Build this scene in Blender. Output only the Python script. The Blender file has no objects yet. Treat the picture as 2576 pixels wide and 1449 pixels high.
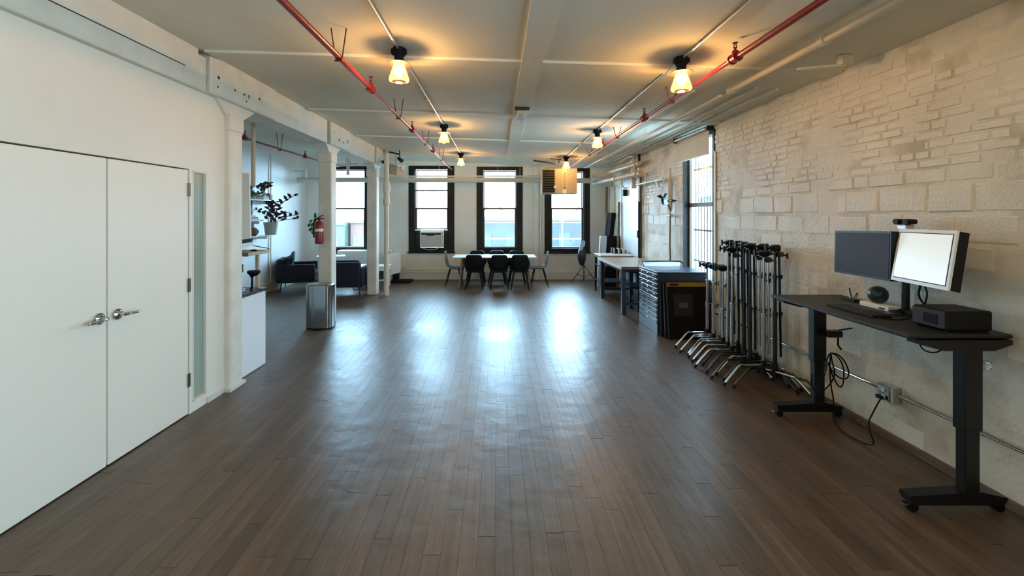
import bpy, bmesh, math, random
from mathutils import Vector, Matrix
random.seed(7)
C = bpy.context.scene.collection
F, CX, HY, EYE = 1100.0, 1252.0, 541.0, 1.65

# ---------------------------------------------------------------- camera, world, exposure
cam_d = bpy.data.cameras.new('camera')
cam_d.sensor_width = 36.0
cam_d.lens = 36.0 * F / 2576
cam_d.shift_x = (1288 - CX) / 2576
cam_d.shift_y = -(724.5 - HY) / 2576
cam_d.clip_start = 0.05; cam_d.clip_end = 300
cam = bpy.data.objects.new('camera', cam_d); C.objects.link(cam)
cam.location = (0, 0, EYE); cam.rotation_euler = (math.pi/2, 0, 0)
S = bpy.context.scene
S.camera = cam
S.view_settings.view_transform = 'Standard'; S.view_settings.look = 'None'
S.view_settings.gamma = 1.0; S.view_settings.use_curve_mapping = False
S.view_settings.exposure = 2.12
W = bpy.data.worlds.new('world'); S.world = W; W.use_nodes = True
bg = W.node_tree.nodes['Background']
bg.inputs[0].default_value = (0.43, 0.735, 1.0, 1)
bg.inputs[1].default_value = 8.6
S.cycles.max_bounces = 9; S.cycles.diffuse_bounces = 6; S.cycles.glossy_bounces = 4
S.cycles.transparent_max_bounces = 16; S.cycles.transmission_bounces = 6
S.cycles.sample_clamp_indirect = 6.0
S.cycles.caustics_reflective = False; S.cycles.caustics_refractive = False
S.cycles.use_denoising = True
BULB_W = 21.0

def portal(name, loc, rot, sx, sy):
    l = bpy.data.lights.new(name, 'AREA'); l.shape = 'RECTANGLE'; l.size = sx; l.size_y = sy
    l.cycles.is_portal = True
    o = bpy.data.objects.new(name, l); C.objects.link(o); o.location = loc; o.rotation_euler = rot
# daylight portals in the window openings, the last in the added window
for xx in (-3.84, -1.69, 0.05, 1.78):
    portal('daylight_portal', (xx, 11.46, 1.82), (-math.pi/2, 0, 0), 1.0, 2.1)
portal('daylight_portal', (3.14, 6.32, 1.75), (0, math.pi/2, 0), 2.1, 1.0)
portal('daylight_portal', (3.14, -0.2, 1.75), (0, math.pi/2, 0), 2.1, 1.4)

# ---------------------------------------------------------------- materials
def new_mat(name, col, rough=0.5, metal=0.0, spec=0.5, coat=0.0, em=None, es=0.0):
    m = bpy.data.materials.new(name); m.use_nodes = True
    b = m.node_tree.nodes['Principled BSDF']
    b.inputs['Base Color'].default_value = (*col, 1)
    b.inputs['Roughness'].default_value = rough
    b.inputs['Metallic'].default_value = metal
    b.inputs['Specular IOR Level'].default_value = spec
    b.inputs['Coat Weight'].default_value = coat
    if em: b.inputs['Emission Color'].default_value = (*em, 1); b.inputs['Emission Strength'].default_value = es
    return m
def noisy(m, col2, scale=3.0, detail=5.0, bump=0.0, bscale=40.0, stretch=(1,1,1), lo=0.35, hi=0.65, bdist=0.01):
    nt = m.node_tree; N = nt.nodes; L = nt.links; b = N['Principled BSDF']
    tc = N.new('ShaderNodeNewGeometry'); mp = N.new('ShaderNodeMapping'); mp.inputs['Scale'].default_value = stretch
    L.new(tc.outputs['Position'], mp.inputs[0])
    n = N.new('ShaderNodeTexNoise'); n.inputs['Scale'].default_value = scale; n.inputs['Detail'].default_value = detail
    L.new(mp.outputs[0], n.inputs['Vector'])
    r = N.new('ShaderNodeMapRange'); r.inputs[1].default_value = lo; r.inputs[2].default_value = hi
    L.new(n.outputs[0], r.inputs[0])
    mx = N.new('ShaderNodeMix'); mx.data_type = 'RGBA'
    mx.inputs[6].default_value = b.inputs['Base Color'].default_value[:]
    mx.inputs[7].default_value = (*col2, 1)
    L.new(r.outputs[0], mx.inputs[0]); L.new(mx.outputs[2], b.inputs['Base Color'])
    if bump:
        n2 = N.new('ShaderNodeTexNoise'); n2.inputs['Scale'].default_value = bscale; n2.inputs['Detail'].default_value = 6
        L.new(mp.outputs[0], n2.inputs['Vector'])
        bp = N.new('ShaderNodeBump'); bp.inputs['Strength'].default_value = bump; bp.inputs['Distance'].default_value = bdist
        L.new(n2.outputs[0], bp.inputs['Height']); L.new(bp.outputs[0], b.inputs['Normal'])
    return m
def thin_glass(name, tint, gloss=0.06, rough=0.02, gcol=(1,1,1)):
    m = bpy.data.materials.new(name); m.use_nodes = True; nt = m.node_tree; N = nt.nodes; L = nt.links
    for n in list(N):
        if n.type == 'BSDF_PRINCIPLED': N.remove(n)
    t = N.new('ShaderNodeBsdfTransparent'); t.inputs[0].default_value = (*tint, 1)
    g = N.new('ShaderNodeBsdfGlossy'); g.inputs['Roughness'].default_value = rough; g.inputs[0].default_value = (*gcol, 1)
    f = N.new('ShaderNodeLayerWeight'); f.inputs[0].default_value = 0.25
    mr = N.new('ShaderNodeMapRange'); mr.inputs[3].default_value = gloss; mr.inputs[4].default_value = 0.7
    L.new(f.outputs['Facing'], mr.inputs[0])
    x = N.new('ShaderNodeMixShader'); L.new(mr.outputs[0], x.inputs[0]); L.new(t.outputs[0], x.inputs[1]); L.new(g.outputs[0], x.inputs[2])
    L.new(x.outputs[0], N['Material Output'].inputs[0]); return m

M = {}
M['white_wall'] = noisy(new_mat('white_wall', (0.86,0.79,0.67), 0.5), (0.82,0.75,0.63), 1.2, 3, 0.05, 120)
M['door_white'] = noisy(new_mat('door_white', (0.90,0.815,0.69), 0.42), (0.88,0.80,0.675), 1.0, 3, 0.03, 200)
M['far_wall'] = noisy(new_mat('far_wall', (0.80,0.79,0.72), 0.6), (0.75,0.74,0.67), 2.0, 5, 0.15, 30)
M['nook_wall'] = noisy(new_mat('nook_wall', (0.80,0.82,0.82), 0.38, spec=0.6), (0.76,0.78,0.78), 1.5, 4, 0.05, 12)
M['ceiling'] = noisy(new_mat('ceiling_paint', (0.78,0.735,0.615), 0.8, spec=0.25), (0.72,0.68,0.57), 1.5, 5, 0.12, 25)
M['beam'] = noisy(new_mat('beam_paint', (0.80,0.74,0.62), 0.55), (0.70,0.65,0.54), 4.0, 6, 0.35, 40)
M['brick'] = noisy(new_mat('painted_brick', (0.80,0.74,0.62), 0.5), (0.66,0.60,0.49), 2.2, 8, 0.55, 45, lo=0.4, hi=0.68)
M['mortar'] = noisy(new_mat('painted_mortar', (0.74,0.68,0.57), 0.6), (0.50,0.42,0.31), 3.5, 8, 0.6, 35, lo=0.46, hi=0.70)  # brown patches put both dirt and shade of the joints into the colour
M['window_wood'] = noisy(new_mat('window_wood', (0.022,0.019,0.012), 0.5, spec=0.25), (0.012,0.011,0.008), 5, 5, 0.2, 60)
M['sash'] = new_mat('sash_brown', (0.10,0.07,0.04), 0.5)
M['black_panel'] = new_mat('black_panel', (0.018,0.018,0.02), 0.55)
M['black_metal'] = new_mat('black_metal', (0.005,0.005,0.006), 0.36, 0.0, spec=0.4)
M['black_plastic'] = new_mat('black_plastic', (0.004,0.004,0.0045), 0.45, spec=0.25)
M['black_matte'] = noisy(new_mat('black_matte', (0.004,0.004,0.004), 0.7, spec=0.2), (0.008,0.0075,0.007), 12, 4)
M['desk_black'] = noisy(new_mat('desk_black', (0.009,0.009,0.009), 0.5), (0.013,0.0125,0.012), 25, 3)
M['chrome'] = new_mat('chrome', (0.55,0.55,0.56), 0.13, 1.0)
M['dark_chrome'] = new_mat('dark_chrome', (0.06,0.06,0.065), 0.22, 1.0)
M['steel'] = new_mat('brushed_steel', (0.38,0.38,0.37), 0.15, 1.0)
M['galv'] = new_mat('galvanised', (0.62,0.60,0.56), 0.33, 0.9)
M['red_paint'] = new_mat('red_pipe_paint', (0.26,0.010,0.008), 0.30, spec=0.45)
M['dark_red'] = new_mat('dark_red', (0.10,0.01,0.01), 0.4)
M['beige_pipe'] = new_mat('beige_pipe_paint', (0.62,0.57,0.46), 0.4)
M['white_pipe'] = new_mat('white_pipe_paint', (0.78,0.76,0.70), 0.35)
M['white_plastic'] = new_mat('white_plastic', (0.78,0.78,0.76), 0.4)
M['white_lam'] = new_mat('white_laminate', (0.80,0.82,0.82), 0.28)
M['cream'] = new_mat('cream_metal', (0.46,0.40,0.30), 0.45)
M['navy'] = noisy(new_mat('navy_fabric', (0.005,0.007,0.014), 0.85), (0.008,0.011,0.02), 30, 4, 0.2, 250)
M['pillow'] = noisy(new_mat('slate_fabric', (0.018,0.027,0.045), 0.9), (0.025,0.036,0.055), 30, 4, 0.2, 200)
M['chair_shell'] = new_mat('dark_green_shell', (0.004,0.008,0.008), 0.55, spec=0.25)
M['chair_black'] = new_mat('black_shell', (0.004,0.004,0.006), 0.55, spec=0.25)
M['grey_shell'] = new_mat('grey_shell', (0.02,0.026,0.035), 0.35)
M['grey_wood'] = noisy(new_mat('grey_wood_leg', (0.30,0.26,0.21), 0.6), (0.22,0.19,0.15), 12, 4)
M['blue_steel'] = noisy(new_mat('blue_grey_enamel', (0.035,0.05,0.072), 0.3, 0.0, coat=0.25), (0.025,0.036,0.055), 6, 4)
M['yellow'] = noisy(new_mat('yellow_edge', (0.36,0.20,0.012), 0.5), (0.28,0.15,0.01), 8, 3)
M['bench_wood'] = noisy(new_mat('bench_top_wood', (0.50,0.43,0.34), 0.4), (0.40,0.33,0.25), 6, 6, stretch=(1,8,1))
M['dark_wood_edge'] = noisy(new_mat('dark_wood_edge', (0.10,0.05,0.03), 0.5), (0.06,0.03,0.02), 9, 4)
M['shelf_wood'] = noisy(new_mat('shelf_wood', (0.55,0.42,0.28), 0.5), (0.45,0.33,0.2), 5, 5, stretch=(1,6,1))
M['board_brown'] = new_mat('board_brown', (0.20,0.13,0.06), 0.6)
M['counter'] = noisy(new_mat('counter_stone', (0.09,0.065,0.055), 0.22), (0.05,0.035,0.03), 14, 5)
M['leaf'] = noisy(new_mat('dark_leaf', (0.018,0.03,0.014), 0.45), (0.03,0.05,0.02), 20, 3)
M['leaf_green'] = noisy(new_mat('green_leaf', (0.07,0.16,0.05), 0.45), (0.05,0.12,0.04), 20, 3)
M['purple_leaf'] = new_mat('purple_leaf', (0.03,0.016,0.024), 0.45)
M['pot_grey'] = new_mat('pot_grey_green', (0.42,0.46,0.40), 0.4)
M['paper'] = new_mat('paper_white', (0.80,0.80,0.78), 0.7)
M['book_red'] = new_mat('book_red', (0.35,0.08,0.07), 0.6)
M['book_brown'] = new_mat('book_brown', (0.16,0.08,0.05), 0.6)
M['book_grey'] = new_mat('book_grey', (0.35,0.35,0.34), 0.6)
M['blue'] = new_mat('bright_blue', (0.06,0.25,0.62), 0.5)
M['pale_blue'] = new_mat('pale_blue', (0.50,0.66,0.80), 0.5)
M['blind'] = noisy(new_mat('roller_blind', (0.62,0.60,0.54), 0.8), (0.58,0.56,0.50), 3, 3)
M['panel_white'] = new_mat('panel_white', (0.74,0.80,0.84), 0.35)
M['baseboard'] = noisy(new_mat('dark_baseboard', (0.20,0.13,0.09), 0.5), (0.13,0.085,0.06), 6, 5)
M['base_white'] = new_mat('white_baseboard', (0.70,0.68,0.62), 0.5)
M['hole'] = new_mat('dark_hole', (0.05,0.042,0.03), 0.9)
M['glass'] = thin_glass('window_glass', (0.97,0.98,0.98), 0.04)
M['green_glass'] = new_mat('green_frosted_glass', (0.34,0.40,0.33), 0.18, coat=0.5)
M['shade_glass'] = thin_glass('lamp_shade_glass', (1.0,0.90,0.72), 0.04, 0.1, (1,0.85,0.6))
def add_translucent(m, col, f):
    nt=m.node_tree; N=nt.nodes; L=nt.links; o=N['Material Output']; src=o.inputs[0].links[0].from_socket
    t=N.new('ShaderNodeBsdfTranslucent'); t.inputs[0].default_value=(*col,1)
    x=N.new('ShaderNodeMixShader'); x.inputs[0].default_value=f; L.new(src,x.inputs[1]); L.new(t.outputs[0],x.inputs[2]); L.new(x.outputs[0],o.inputs[0])
add_translucent(M['shade_glass'],(1.0,0.72,0.32),0.07)
M['bulb'] = new_mat('bulb_glow', (1,0.8,0.5), 0.3, em=(1.0,0.62,0.25), es=40.0)
M['copper'] = new_mat('copper_disc', (0.16,0.075,0.05), 0.4, 0.6)
M['screen_on'] = new_mat('screen_lit', (0.3,0.3,0.3), 0.25, em=(0.80,0.86,0.80), es=0.155)
M['screen_off'] = new_mat('screen_dark', (0.040,0.032,0.042), 0.65, spec=0.3)
M['screen_mirror'] = new_mat('screen_mirror', (0.55,0.53,0.46), 0.12, coat=1.0)
M['label_brown'] = new_mat('print_brown', (0.014,0.007,0.005), 0.7)
M['label_grey'] = new_mat('label_grey', (0.07,0.07,0.075), 0.6)
M['gold'] = new_mat('gold_strip', (0.72,0.60,0.33), 0.45)
M['louvre'] = new_mat('louvre_dark', (0.025,0.022,0.017), 0.5)
M['umbrella_dark'] = new_mat('dark_teal_gloss', (0.02,0.03,0.035), 0.3)
M['ext_grey'] = noisy(new_mat('exterior_grey', (0.026,0.027,0.028), 0.8), (0.036,0.037,0.038), 0.6, 5)
M['ext_pale'] = new_mat('exterior_pale', (0.07,0.065,0.06), 0.8)
M['ext_teal'] = new_mat('exterior_teal', (0.04,0.048,0.038), 0.8)
M['ext_brick'] = noisy(new_mat('exterior_brick', (0.085,0.038,0.026), 0.8), (0.07,0.035,0.025), 2, 4)
M['ext_sunlit'] = noisy(new_mat('exterior_sunlit_brick', (0.40,0.20,0.09), 0.8), (0.45,0.28,0.16), 1.5, 4)  # warm bright orange stands in for sunlight on this brick
M['ground'] = new_mat('street_grey', (0.06,0.06,0.06), 0.9)
M['bar_paint'] = new_mat('bar_paint', (0.10,0.07,0.06), 0.5)

# floor: oak planks, one tone per plank
def floor_mat():
    m = new_mat('oak_floor', (0.1,0.06,0.035), 0.45, spec=0.45, coat=0.0); nt = m.node_tree; N = nt.nodes; L = nt.links; b = N['Principled BSDF']
    g = N.new('ShaderNodeNewGeometry'); oi = N.new('ShaderNodeObjectInfo')
    ad = N.new('ShaderNodeMath'); ad.operation = 'ADD'; L.new(g.outputs['Random Per Island'], ad.inputs[0]); L.new(oi.outputs['Random'], ad.inputs[1])
    fr = N.new('ShaderNodeMath'); fr.operation = 'FRACT'; L.new(ad.outputs[0], fr.inputs[0])
    sc = N.new('ShaderNodeVectorMath'); sc.operation = 'MULTIPLY'; sc.inputs[1].default_value = (1.0, 0.07, 1.0); L.new(g.outputs['Position'], sc.inputs[0])
    cb = N.new('ShaderNodeCombineXYZ')
    mu = N.new('ShaderNodeMath'); mu.operation = 'MULTIPLY'; mu.inputs[1].default_value = 37.0; L.new(fr.outputs[0], mu.inputs[0])
    L.new(mu.outputs[0], cb.inputs[0]); L.new(mu.outputs[0], cb.inputs[2])
    ov = N.new('ShaderNodeVectorMath'); ov.operation = 'ADD'; L.new(sc.outputs[0], ov.inputs[0]); L.new(cb.outputs[0], ov.inputs[1])
    n1 = N.new('ShaderNodeTexNoise'); n1.inputs['Scale'].default_value = 26; n1.inputs['Detail'].default_value = 7; n1.inputs['Roughness'].default_value = 0.65; n1.inputs['Distortion'].default_value = 0.2
    L.new(ov.outputs[0], n1.inputs['Vector'])
    cr = N.new('ShaderNodeValToRGB'); e = cr.color_ramp.elements
    e[0].position = 0.3; e[0].color = (0.056,0.034,0.018,1); e[1].position = 0.72; e[1].color = (0.126,0.076,0.042,1)
    L.new(n1.outputs[0], cr.inputs[0])
    tn = N.new('ShaderNodeMapRange'); tn.inputs[3].default_value = 0.82; tn.inputs[4].default_value = 1.18; L.new(fr.outputs[0], tn.inputs[0])
    vm = N.new('ShaderNodeVectorMath'); vm.operation = 'SCALE'; L.new(cr.outputs[0], vm.inputs[0]); L.new(tn.outputs[0], vm.inputs['Scale'])
    L.new(vm.outputs[0], b.inputs['Base Color'])
    # worn patches change the gloss
    n2 = N.new('ShaderNodeTexNoise'); n2.inputs['Scale'].default_value = 0.7; n2.inputs['Detail'].default_value = 3
    L.new(g.outputs['Position'], n2.inputs['Vector'])
    rr = N.new('ShaderNodeMapRange'); rr.inputs[1].default_value = 0.35; rr.inputs[2].default_value = 0.65; rr.inputs[3].default_value = 0.33; rr.inputs[4].default_value = 0.42
    L.new(n2.outputs[0], rr.inputs[0]); L.new(rr.outputs[0], b.inputs['Roughness'])
    bp = N.new('ShaderNodeBump'); bp.inputs['Strength'].default_value = 0.30; bp.inputs['Distance'].default_value = 0.0015
    n3 = N.new('ShaderNodeTexNoise'); n3.inputs['Scale'].default_value = 5.0; n3.inputs['Detail'].default_value = 3
    L.new(g.outputs['Position'], n3.inputs['Vector'])
    b3 = N.new('ShaderNodeBump'); b3.inputs['Strength'].default_value = 0.55; b3.inputs['Distance'].default_value = 0.011
    L.new(n3.outputs[0], b3.inputs['Height']); L.new(b3.outputs[0], bp.inputs['Normal'])
    L.new(n1.outputs[0], bp.inputs['Height']); L.new(bp.outputs[0], b.inputs['Normal']); L.new(bp.outputs[0], b.inputs['Coat Normal'])
    b.inputs['Coat Weight'].default_value = 0.22; b.inputs['Coat Roughness'].default_value = 0.55
    return m
M['oak'] = floor_mat()
M['gap'] = new_mat('floor_gap', (0.045,0.028,0.018), 0.6)

# ---------------------------------------------------------------- mesh helpers
class B:
    """collects shapes and links them as ONE mesh object"""
    def __init__(s): s.bm = bmesh.new()
    def box(s, x0,x1,y0,y1,z0,z1, bev=0.0, rot=None, seg=1):
        r = bmesh.ops.create_cube(s.bm, size=1.0)
        c = Vector(((x0+x1)/2,(y0+y1)/2,(z0+z1)/2))
        for v in r['verts']: v.co = Vector((v.co.x*(x1-x0), v.co.y*(y1-y0), v.co.z*(z1-z0)))
        vs = r['verts']
        if bev:
            es = list({e for v in vs for e in v.link_edges})
            rb = bmesh.ops.bevel(s.bm, geom=es, offset=bev, segments=seg, profile=0.5, affect='EDGES')
            vs = list({v for f in rb['faces'] for v in f.verts} | {v for v in vs if v.is_valid})
            seen=set(vs); st=list(vs)
            while st:
                v=st.pop()
                for e in v.link_edges:
                    o=e.other_vert(v)
                    if o not in seen: seen.add(o); st.append(o)
            vs=list(seen)
        for v in vs: v.co = (rot @ v.co if rot else v.co) + c
        return s
    def cyl(s, p0, p1, r0, r1=None, seg=12, cap=True):
        p0=Vector(p0); p1=Vector(p1); d=p1-p0
        if r1 is None: r1=r0
        r = bmesh.ops.create_cone(s.bm, cap_ends=cap, segments=seg, radius1=max(r0,1e-4), radius2=max(r1,1e-4), depth=d.length)
        q = Vector((0,0,1)).rotation_difference(d.normalized()).to_matrix()
        for v in r['verts']: v.co = q @ v.co + (p0+p1)/2
        return s
    def sph(s, c, r, sc=(1,1,1), u=12, v=8):
        q = bmesh.ops.create_uvsphere(s.bm, u_segments=u, v_segments=v, radius=r)
        for w in q['verts']: w.co = Vector((w.co.x*sc[0], w.co.y*sc[1], w.co.z*sc[2])) + Vector(c)
        return s
    def lathe(s, c, prof, seg=20, mtx=None, sx=1, sy=1):
        rings=[]
        for (r,z) in prof:
            ring=[]
            for k in range(seg):
                a=2*math.pi*k/seg; p=Vector((r*math.cos(a)*sx, r*math.sin(a)*sy, z))
                if mtx: p = mtx @ p
                ring.append(s.bm.verts.new(p+Vector(c)))
            rings.append(ring)
        for a,b in zip(rings, rings[1:]):
            for k in range(seg):
                s.bm.faces.new((a[k],a[(k+1)%seg],b[(k+1)%seg],b[k]))
        for ring,flip in ((rings[0],True),(rings[-1],False)):
            try: s.bm.faces.new(ring[::-1] if flip else ring)
            except ValueError: pass
        return s
    def tube(s, pts, r, seg=8, smooth=0, closed=False):
        pts=[Vector(p) for p in pts]
        for _ in range(smooth):
            n=[pts[0]]
            for a,b in zip(pts,pts[1:]): n += [a*0.75+b*0.25, a*0.25+b*0.75]
            n.append(pts[-1]); pts=n
        rings=[]; up=None
        for i,p in enumerate(pts):
            d=(pts[min(i+1,len(pts)-1)]-pts[max(i-1,0)]).normalized()
            if up is None:
                up = d.orthogonal().normalized()
            up = (up - d*up.dot(d)); up = up.normalized() if up.length>1e-6 else d.orthogonal().normalized()
            sd = d.cross(up)
            rad = r[i] if isinstance(r,(list,tuple)) and len(r)==len(pts) else (r if not isinstance(r,(list,tuple)) else r[0])
            rings.append([s.bm.verts.new(p+(up*math.cos(2*math.pi*k/seg)+sd*math.sin(2*math.pi*k/seg))*rad) for k in range(seg)])
        for a,b in zip(rings,rings[1:]):
            for k in range(seg): s.bm.faces.new((a[k],a[(k+1)%seg],b[(k+1)%seg],b[k]))
        s.bm.faces.new(rings[0][::-1]); s.bm.faces.new(rings[-1])
        return s
    def slab(s, quad, n, t):
        """a plate: 4+ points (front face) thickened by t along -n"""
        n=Vector(n).normalized(); f=[s.bm.verts.new(Vector(p)) for p in quad]; b=[s.bm.verts.new(Vector(p)-n*t) for p in quad]
        s.bm.faces.new(f); s.bm.faces.new(b[::-1]); k=len(f)
        for i in range(k): s.bm.faces.new((f[i],b[i],b[(i+1)%k],f[(i+1)%k]))
        return s
    def beam(s, p0, p1, w, h, taper=1.0, up=(0,0,1)):
        p0=Vector(p0); p1=Vector(p1); d=(p1-p0).normalized(); u=Vector(up)
        if abs(d.dot(u))>0.95: u=Vector((0,1,0))
        sd=d.cross(u).normalized(); u=sd.cross(d)
        vs=[]
        for p,k in ((p0,1),(p1,taper)):
            for a,b in ((-1,-1),(1,-1),(1,1),(-1,1)): vs.append(s.bm.verts.new(p+sd*a*w*k/2+u*b*h*k/2))
        for f in ((0,1,2,3),(7,6,5,4),(0,4,5,1),(1,5,6,2),(2,6,7,3),(3,7,4,0)): s.bm.faces.new([vs[i] for i in f])
        return s
    def make(s, name, mat, parent=None, kind=None, label=None, cat=None, group=None, smooth=False, local=False, origin=None):
        bmesh.ops.recalc_face_normals(s.bm, faces=s.bm.faces)
        off = Vector((0,0,0))
        if parent is not None:
            if not local:
                p=parent
                while p: off += p.location; p=p.parent
        elif origin is not None: off=Vector(origin)
        else:
            xs=[v.co for v in s.bm.verts]
            off=Vector(((min(v.x for v in xs)+max(v.x for v in xs))/2,(min(v.y for v in xs)+max(v.y for v in xs))/2,min(v.z for v in xs)))
        for v in s.bm.verts: v.co -= off
        me=bpy.data.meshes.new(name); s.bm.to_mesh(me); s.bm.free()
        me.materials.append(M[mat] if isinstance(mat,str) else mat)
        if smooth:
            me.polygons.foreach_set('use_smooth',[True]*len(me.polygons))
            try: me.set_sharp_from_angle(angle=math.radians(40))
            except Exception: pass
        o=bpy.data.objects.new(name,me); C.objects.link(o)
        if parent is not None: o.parent=parent
        else: o.location=off
        tag(o,label,cat,group,kind)
        return o
def tag(o,label=None,cat=None,group=None,kind=None):
    for k,v in (('label',label),('category',cat),('group',group),('kind',kind)):
        if v: o[k]=v
def thing(name,label,cat,loc=(0,0,0),rz=0,group=None):
    o=bpy.data.objects.new(name,None); C.objects.link(o); o.location=loc; o.rotation_euler=(0,0,rz); tag(o,label,cat,group); return o
def struct(name,b,mat,parent=None,**k): return b.make(name,mat,parent,kind=None if parent else 'structure',**k)
def dup(root,loc,rz=0,label=None,group=None):
    r=root.copy(); C.objects.link(r); r.location=loc; r.rotation_euler=(0,0,rz)
    if label: r['label']=label
    if group: r['group']=group
    for ch in list(root.children):
        c=ch.copy(); C.objects.link(c); c.parent=r
        for g in list(ch.children):
            d=g.copy(); C.objects.link(d); d.parent=c
    return r
def PX(px,py,Y): return Vector(((px-CX)*Y/F, Y, EYE-(py-HY)*Y/F))
def ceilz(x): return 2.96-0.032*x
# ================================================================ THE SETTING
XL, XR, YF, XN = -2.554, 2.89, 11.2, -4.93   # partition face, brick wall, far wall, nook wall
YB = -2.2
# ---- floor with planks
fl = struct('floor', B().box(XN-.1, XR+.3, YB-.1, YF+.1, -0.14, -0.022), 'gap', origin=(0,0,-0.14))
def plank_mesh():
    b=B(); b.box(-.5,.5,-.5,.5,-.5,.5); bm=b.bm; me=bpy.data.meshes.new('plank')
    for v in bm.verts:
        if v.co.z>0: v.co.x*=0.994; v.co.y*=0.9985
    bm.to_mesh(me); bm.free(); me.materials.append(M['oak']); return me
pm = plank_mesh()
PWD=0.088; planks=[]
nx=int((XR-XN)/PWD)+1
for i in range(nx):
    x=XR-(i+0.5)*PWD
    y=YB+random.uniform(-1.2,0)
    while y<YF:
        l=random.choice((0.7,0.95,1.2,1.5,1.8))*random.uniform(.92,1.08)
        y0,y1=max(y,YB),min(y+l,YF)
        if y1-y0>0.05 and (x>XL-.1 or y1>4.1): planks.append((x,y0,y1))
        y+=l
def plank_px(p):
    x,y0,y1=p; y=max(y0,1.95)
    if y1<=1.95: return 0
    px=CX+x*F/((y+y1)/2)
    if px<-60 or px>2640: return 0
    if x<XL and (y0+y1)/2 < 4.3+(-x-2.5)*1.75: return 0
    return PWD*F/y*(1/y-1/y1)*F*EYE
planks.sort(key=plank_px, reverse=True)
for (x,y0,y1) in planks[:300]:
    o=bpy.data.objects.new('plank',pm); C.objects.link(o); o.parent=fl
    o.location=(x,(y0+y1)/2,-0.011-random.uniform(0,.0004)+.14); o.scale=(PWD-.0006,y1-y0-.001,0.022)
b=B()
for (x,y0,y1) in planks[300:]:
    b.box(x-PWD/2+.0006,x+PWD/2-.0006,y0+.001,y1-.001,-.022,-.0003)
b.make('far_planks','oak',fl,kind='stuff')

# ---- ceiling (falls a little towards the brick wall)
b=B(); x0,x1=XN-.1,XR+.3
b.slab([(x0,YB-.1,ceilz(x0)),(x0,YF+.3,ceilz(x0)),(x1,YF+.3,ceilz(x1)),(x1,YB-.1,ceilz(x1))],(0,0,-1),.12)
ceil=struct('ceiling',b,'ceiling')
def cslab(x0,x1,y0,y1,drop,top=-.01):
    return [(x0,y0,ceilz(x0)-drop),(x1,y0,ceilz(x1)-drop),(x1,y1,ceilz(x1)-drop),(x0,y1,ceilz(x0)-drop)]
for yb in (3.75,5.75,7.65,9.5):
    b=B(); b.slab(cslab(-2.46,XR,yb-.085,yb+.085,.022),(0,0,-1),.03); b.make('batten','ceiling',ceil)
b=B(); b.slab(cslab(.20,.375,YB,YF,.028),(0,0,-1),.035); b.make('centre_batten','ceiling',ceil)
# small ridges of old cladding near the brick wall
for xx in (2.30,2.47,2.66):
    b=B(); b.slab(cslab(xx,xx+.035,4.2,YF,.03),(0,0,-1),.035); b.make('ridge','ceiling',ceil)

# ---- partition (left wall)
b=B(); zt=2.72
b.box(-2.68,XL,YB,2.088,0,zt); b.box(-2.68,XL,2.088,3.622,2.032,zt); b.box(-2.68,XL,3.622,3.662,0,zt)
b.box(-2.68,XL,3.662,3.835,2.02,zt); b.box(-2.68,XL,3.662,3.835,0,.085); b.box(-2.68,XL,3.835,4.10,0,zt)
b.box(-2.68,XL-.05,2.088,3.622,0,2.032)
wl=struct('wall_left',b,'white_wall')
struct('trim_1',B().box(-2.60,XL+.012,3.84,4.09,0,.05),'base_white')
# double door
def leaf(name,y0,y1,hy,dirn):
    d=struct(name,B().box(XL-.045,XL-.004,y0,y1,.008,2.022,bev=.002),'door_white')
    h=B(); zc=.985
    Xs=XL-.004
    h.cyl((Xs,hy,zc),(Xs+.012,hy,zc),.036,seg=24); h.cyl((Xs+.012,hy,zc),(Xs+.022,hy,zc),.030,.018,seg=24)
    h.cyl((Xs+.02,hy,zc),(Xs+.062,hy,zc),.011,seg=14)
    h.tube([(Xs+.055,hy,zc),(Xs+.064,hy+dirn*.02,zc),(Xs+.066,hy+dirn*.11,zc-.004),(Xs+.05,hy+dirn*.125,zc-.004)],.0095,seg=12,smooth=1)
    h.make('handle','chrome',d,smooth=True); return d
B_=B(); B_.box(XL-.05,XL-.046,2.08,3.63,0,2.04); B_.make('gap_shade','hole',wl)  # dark sheet behind the leaves, colours in the shade of the door gaps
d1=leaf('door_1',2.10,2.857,2.80,-1)
d2=leaf('door_2',2.872,3.612,2.935,1)
for z in (1.86,1.07,.285):
    h=B(); h.box(XL-.004,XL+.004,3.600,3.634,z-.055,z+.055); h.cyl((XL+.004,3.616,z-.055),(XL+.004,3.616,z+.055),.006,seg=8); h.make('hinge','steel',d2,smooth=True)
# slim side light
w=struct('window_5',B().box(XL-.045,XL-.02,3.665,3.832,.088,2.017),'green_glass')
b=B(); b.box(XL-.02,XL+.002,3.664,3.672,.088,2.017); b.box(XL-.02,XL+.002,3.825,3.833,.088,2.017); b.box(XL-.02,XL+.002,3.664,3.833,.085,.094); b.box(XL-.02,XL+.002,3.664,3.833,2.01,2.018); b.make('window_frame','white_wall',w)

# ---- nook wall, back wall, nook return
struct('wall_nook',B().box(XN-.15,XN,4.0,YF+.3,0,3.15),'nook_wall')
struct('wall_return',B().box(XN-.1,-2.68,4.0,4.12,0,3.15),'nook_wall')
struct('wall_back',B().box(XN,XR+.3,YB-.15,YB,0,3.15),'white_wall')
struct('wall_closet',B().box(-4.0,-3.9,YB,4.0,0,3.1),'white_wall')
struct('baseboard_nook',B().box(XN,XN+.02,4.2,YF,0,.18),'base_white')

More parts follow.
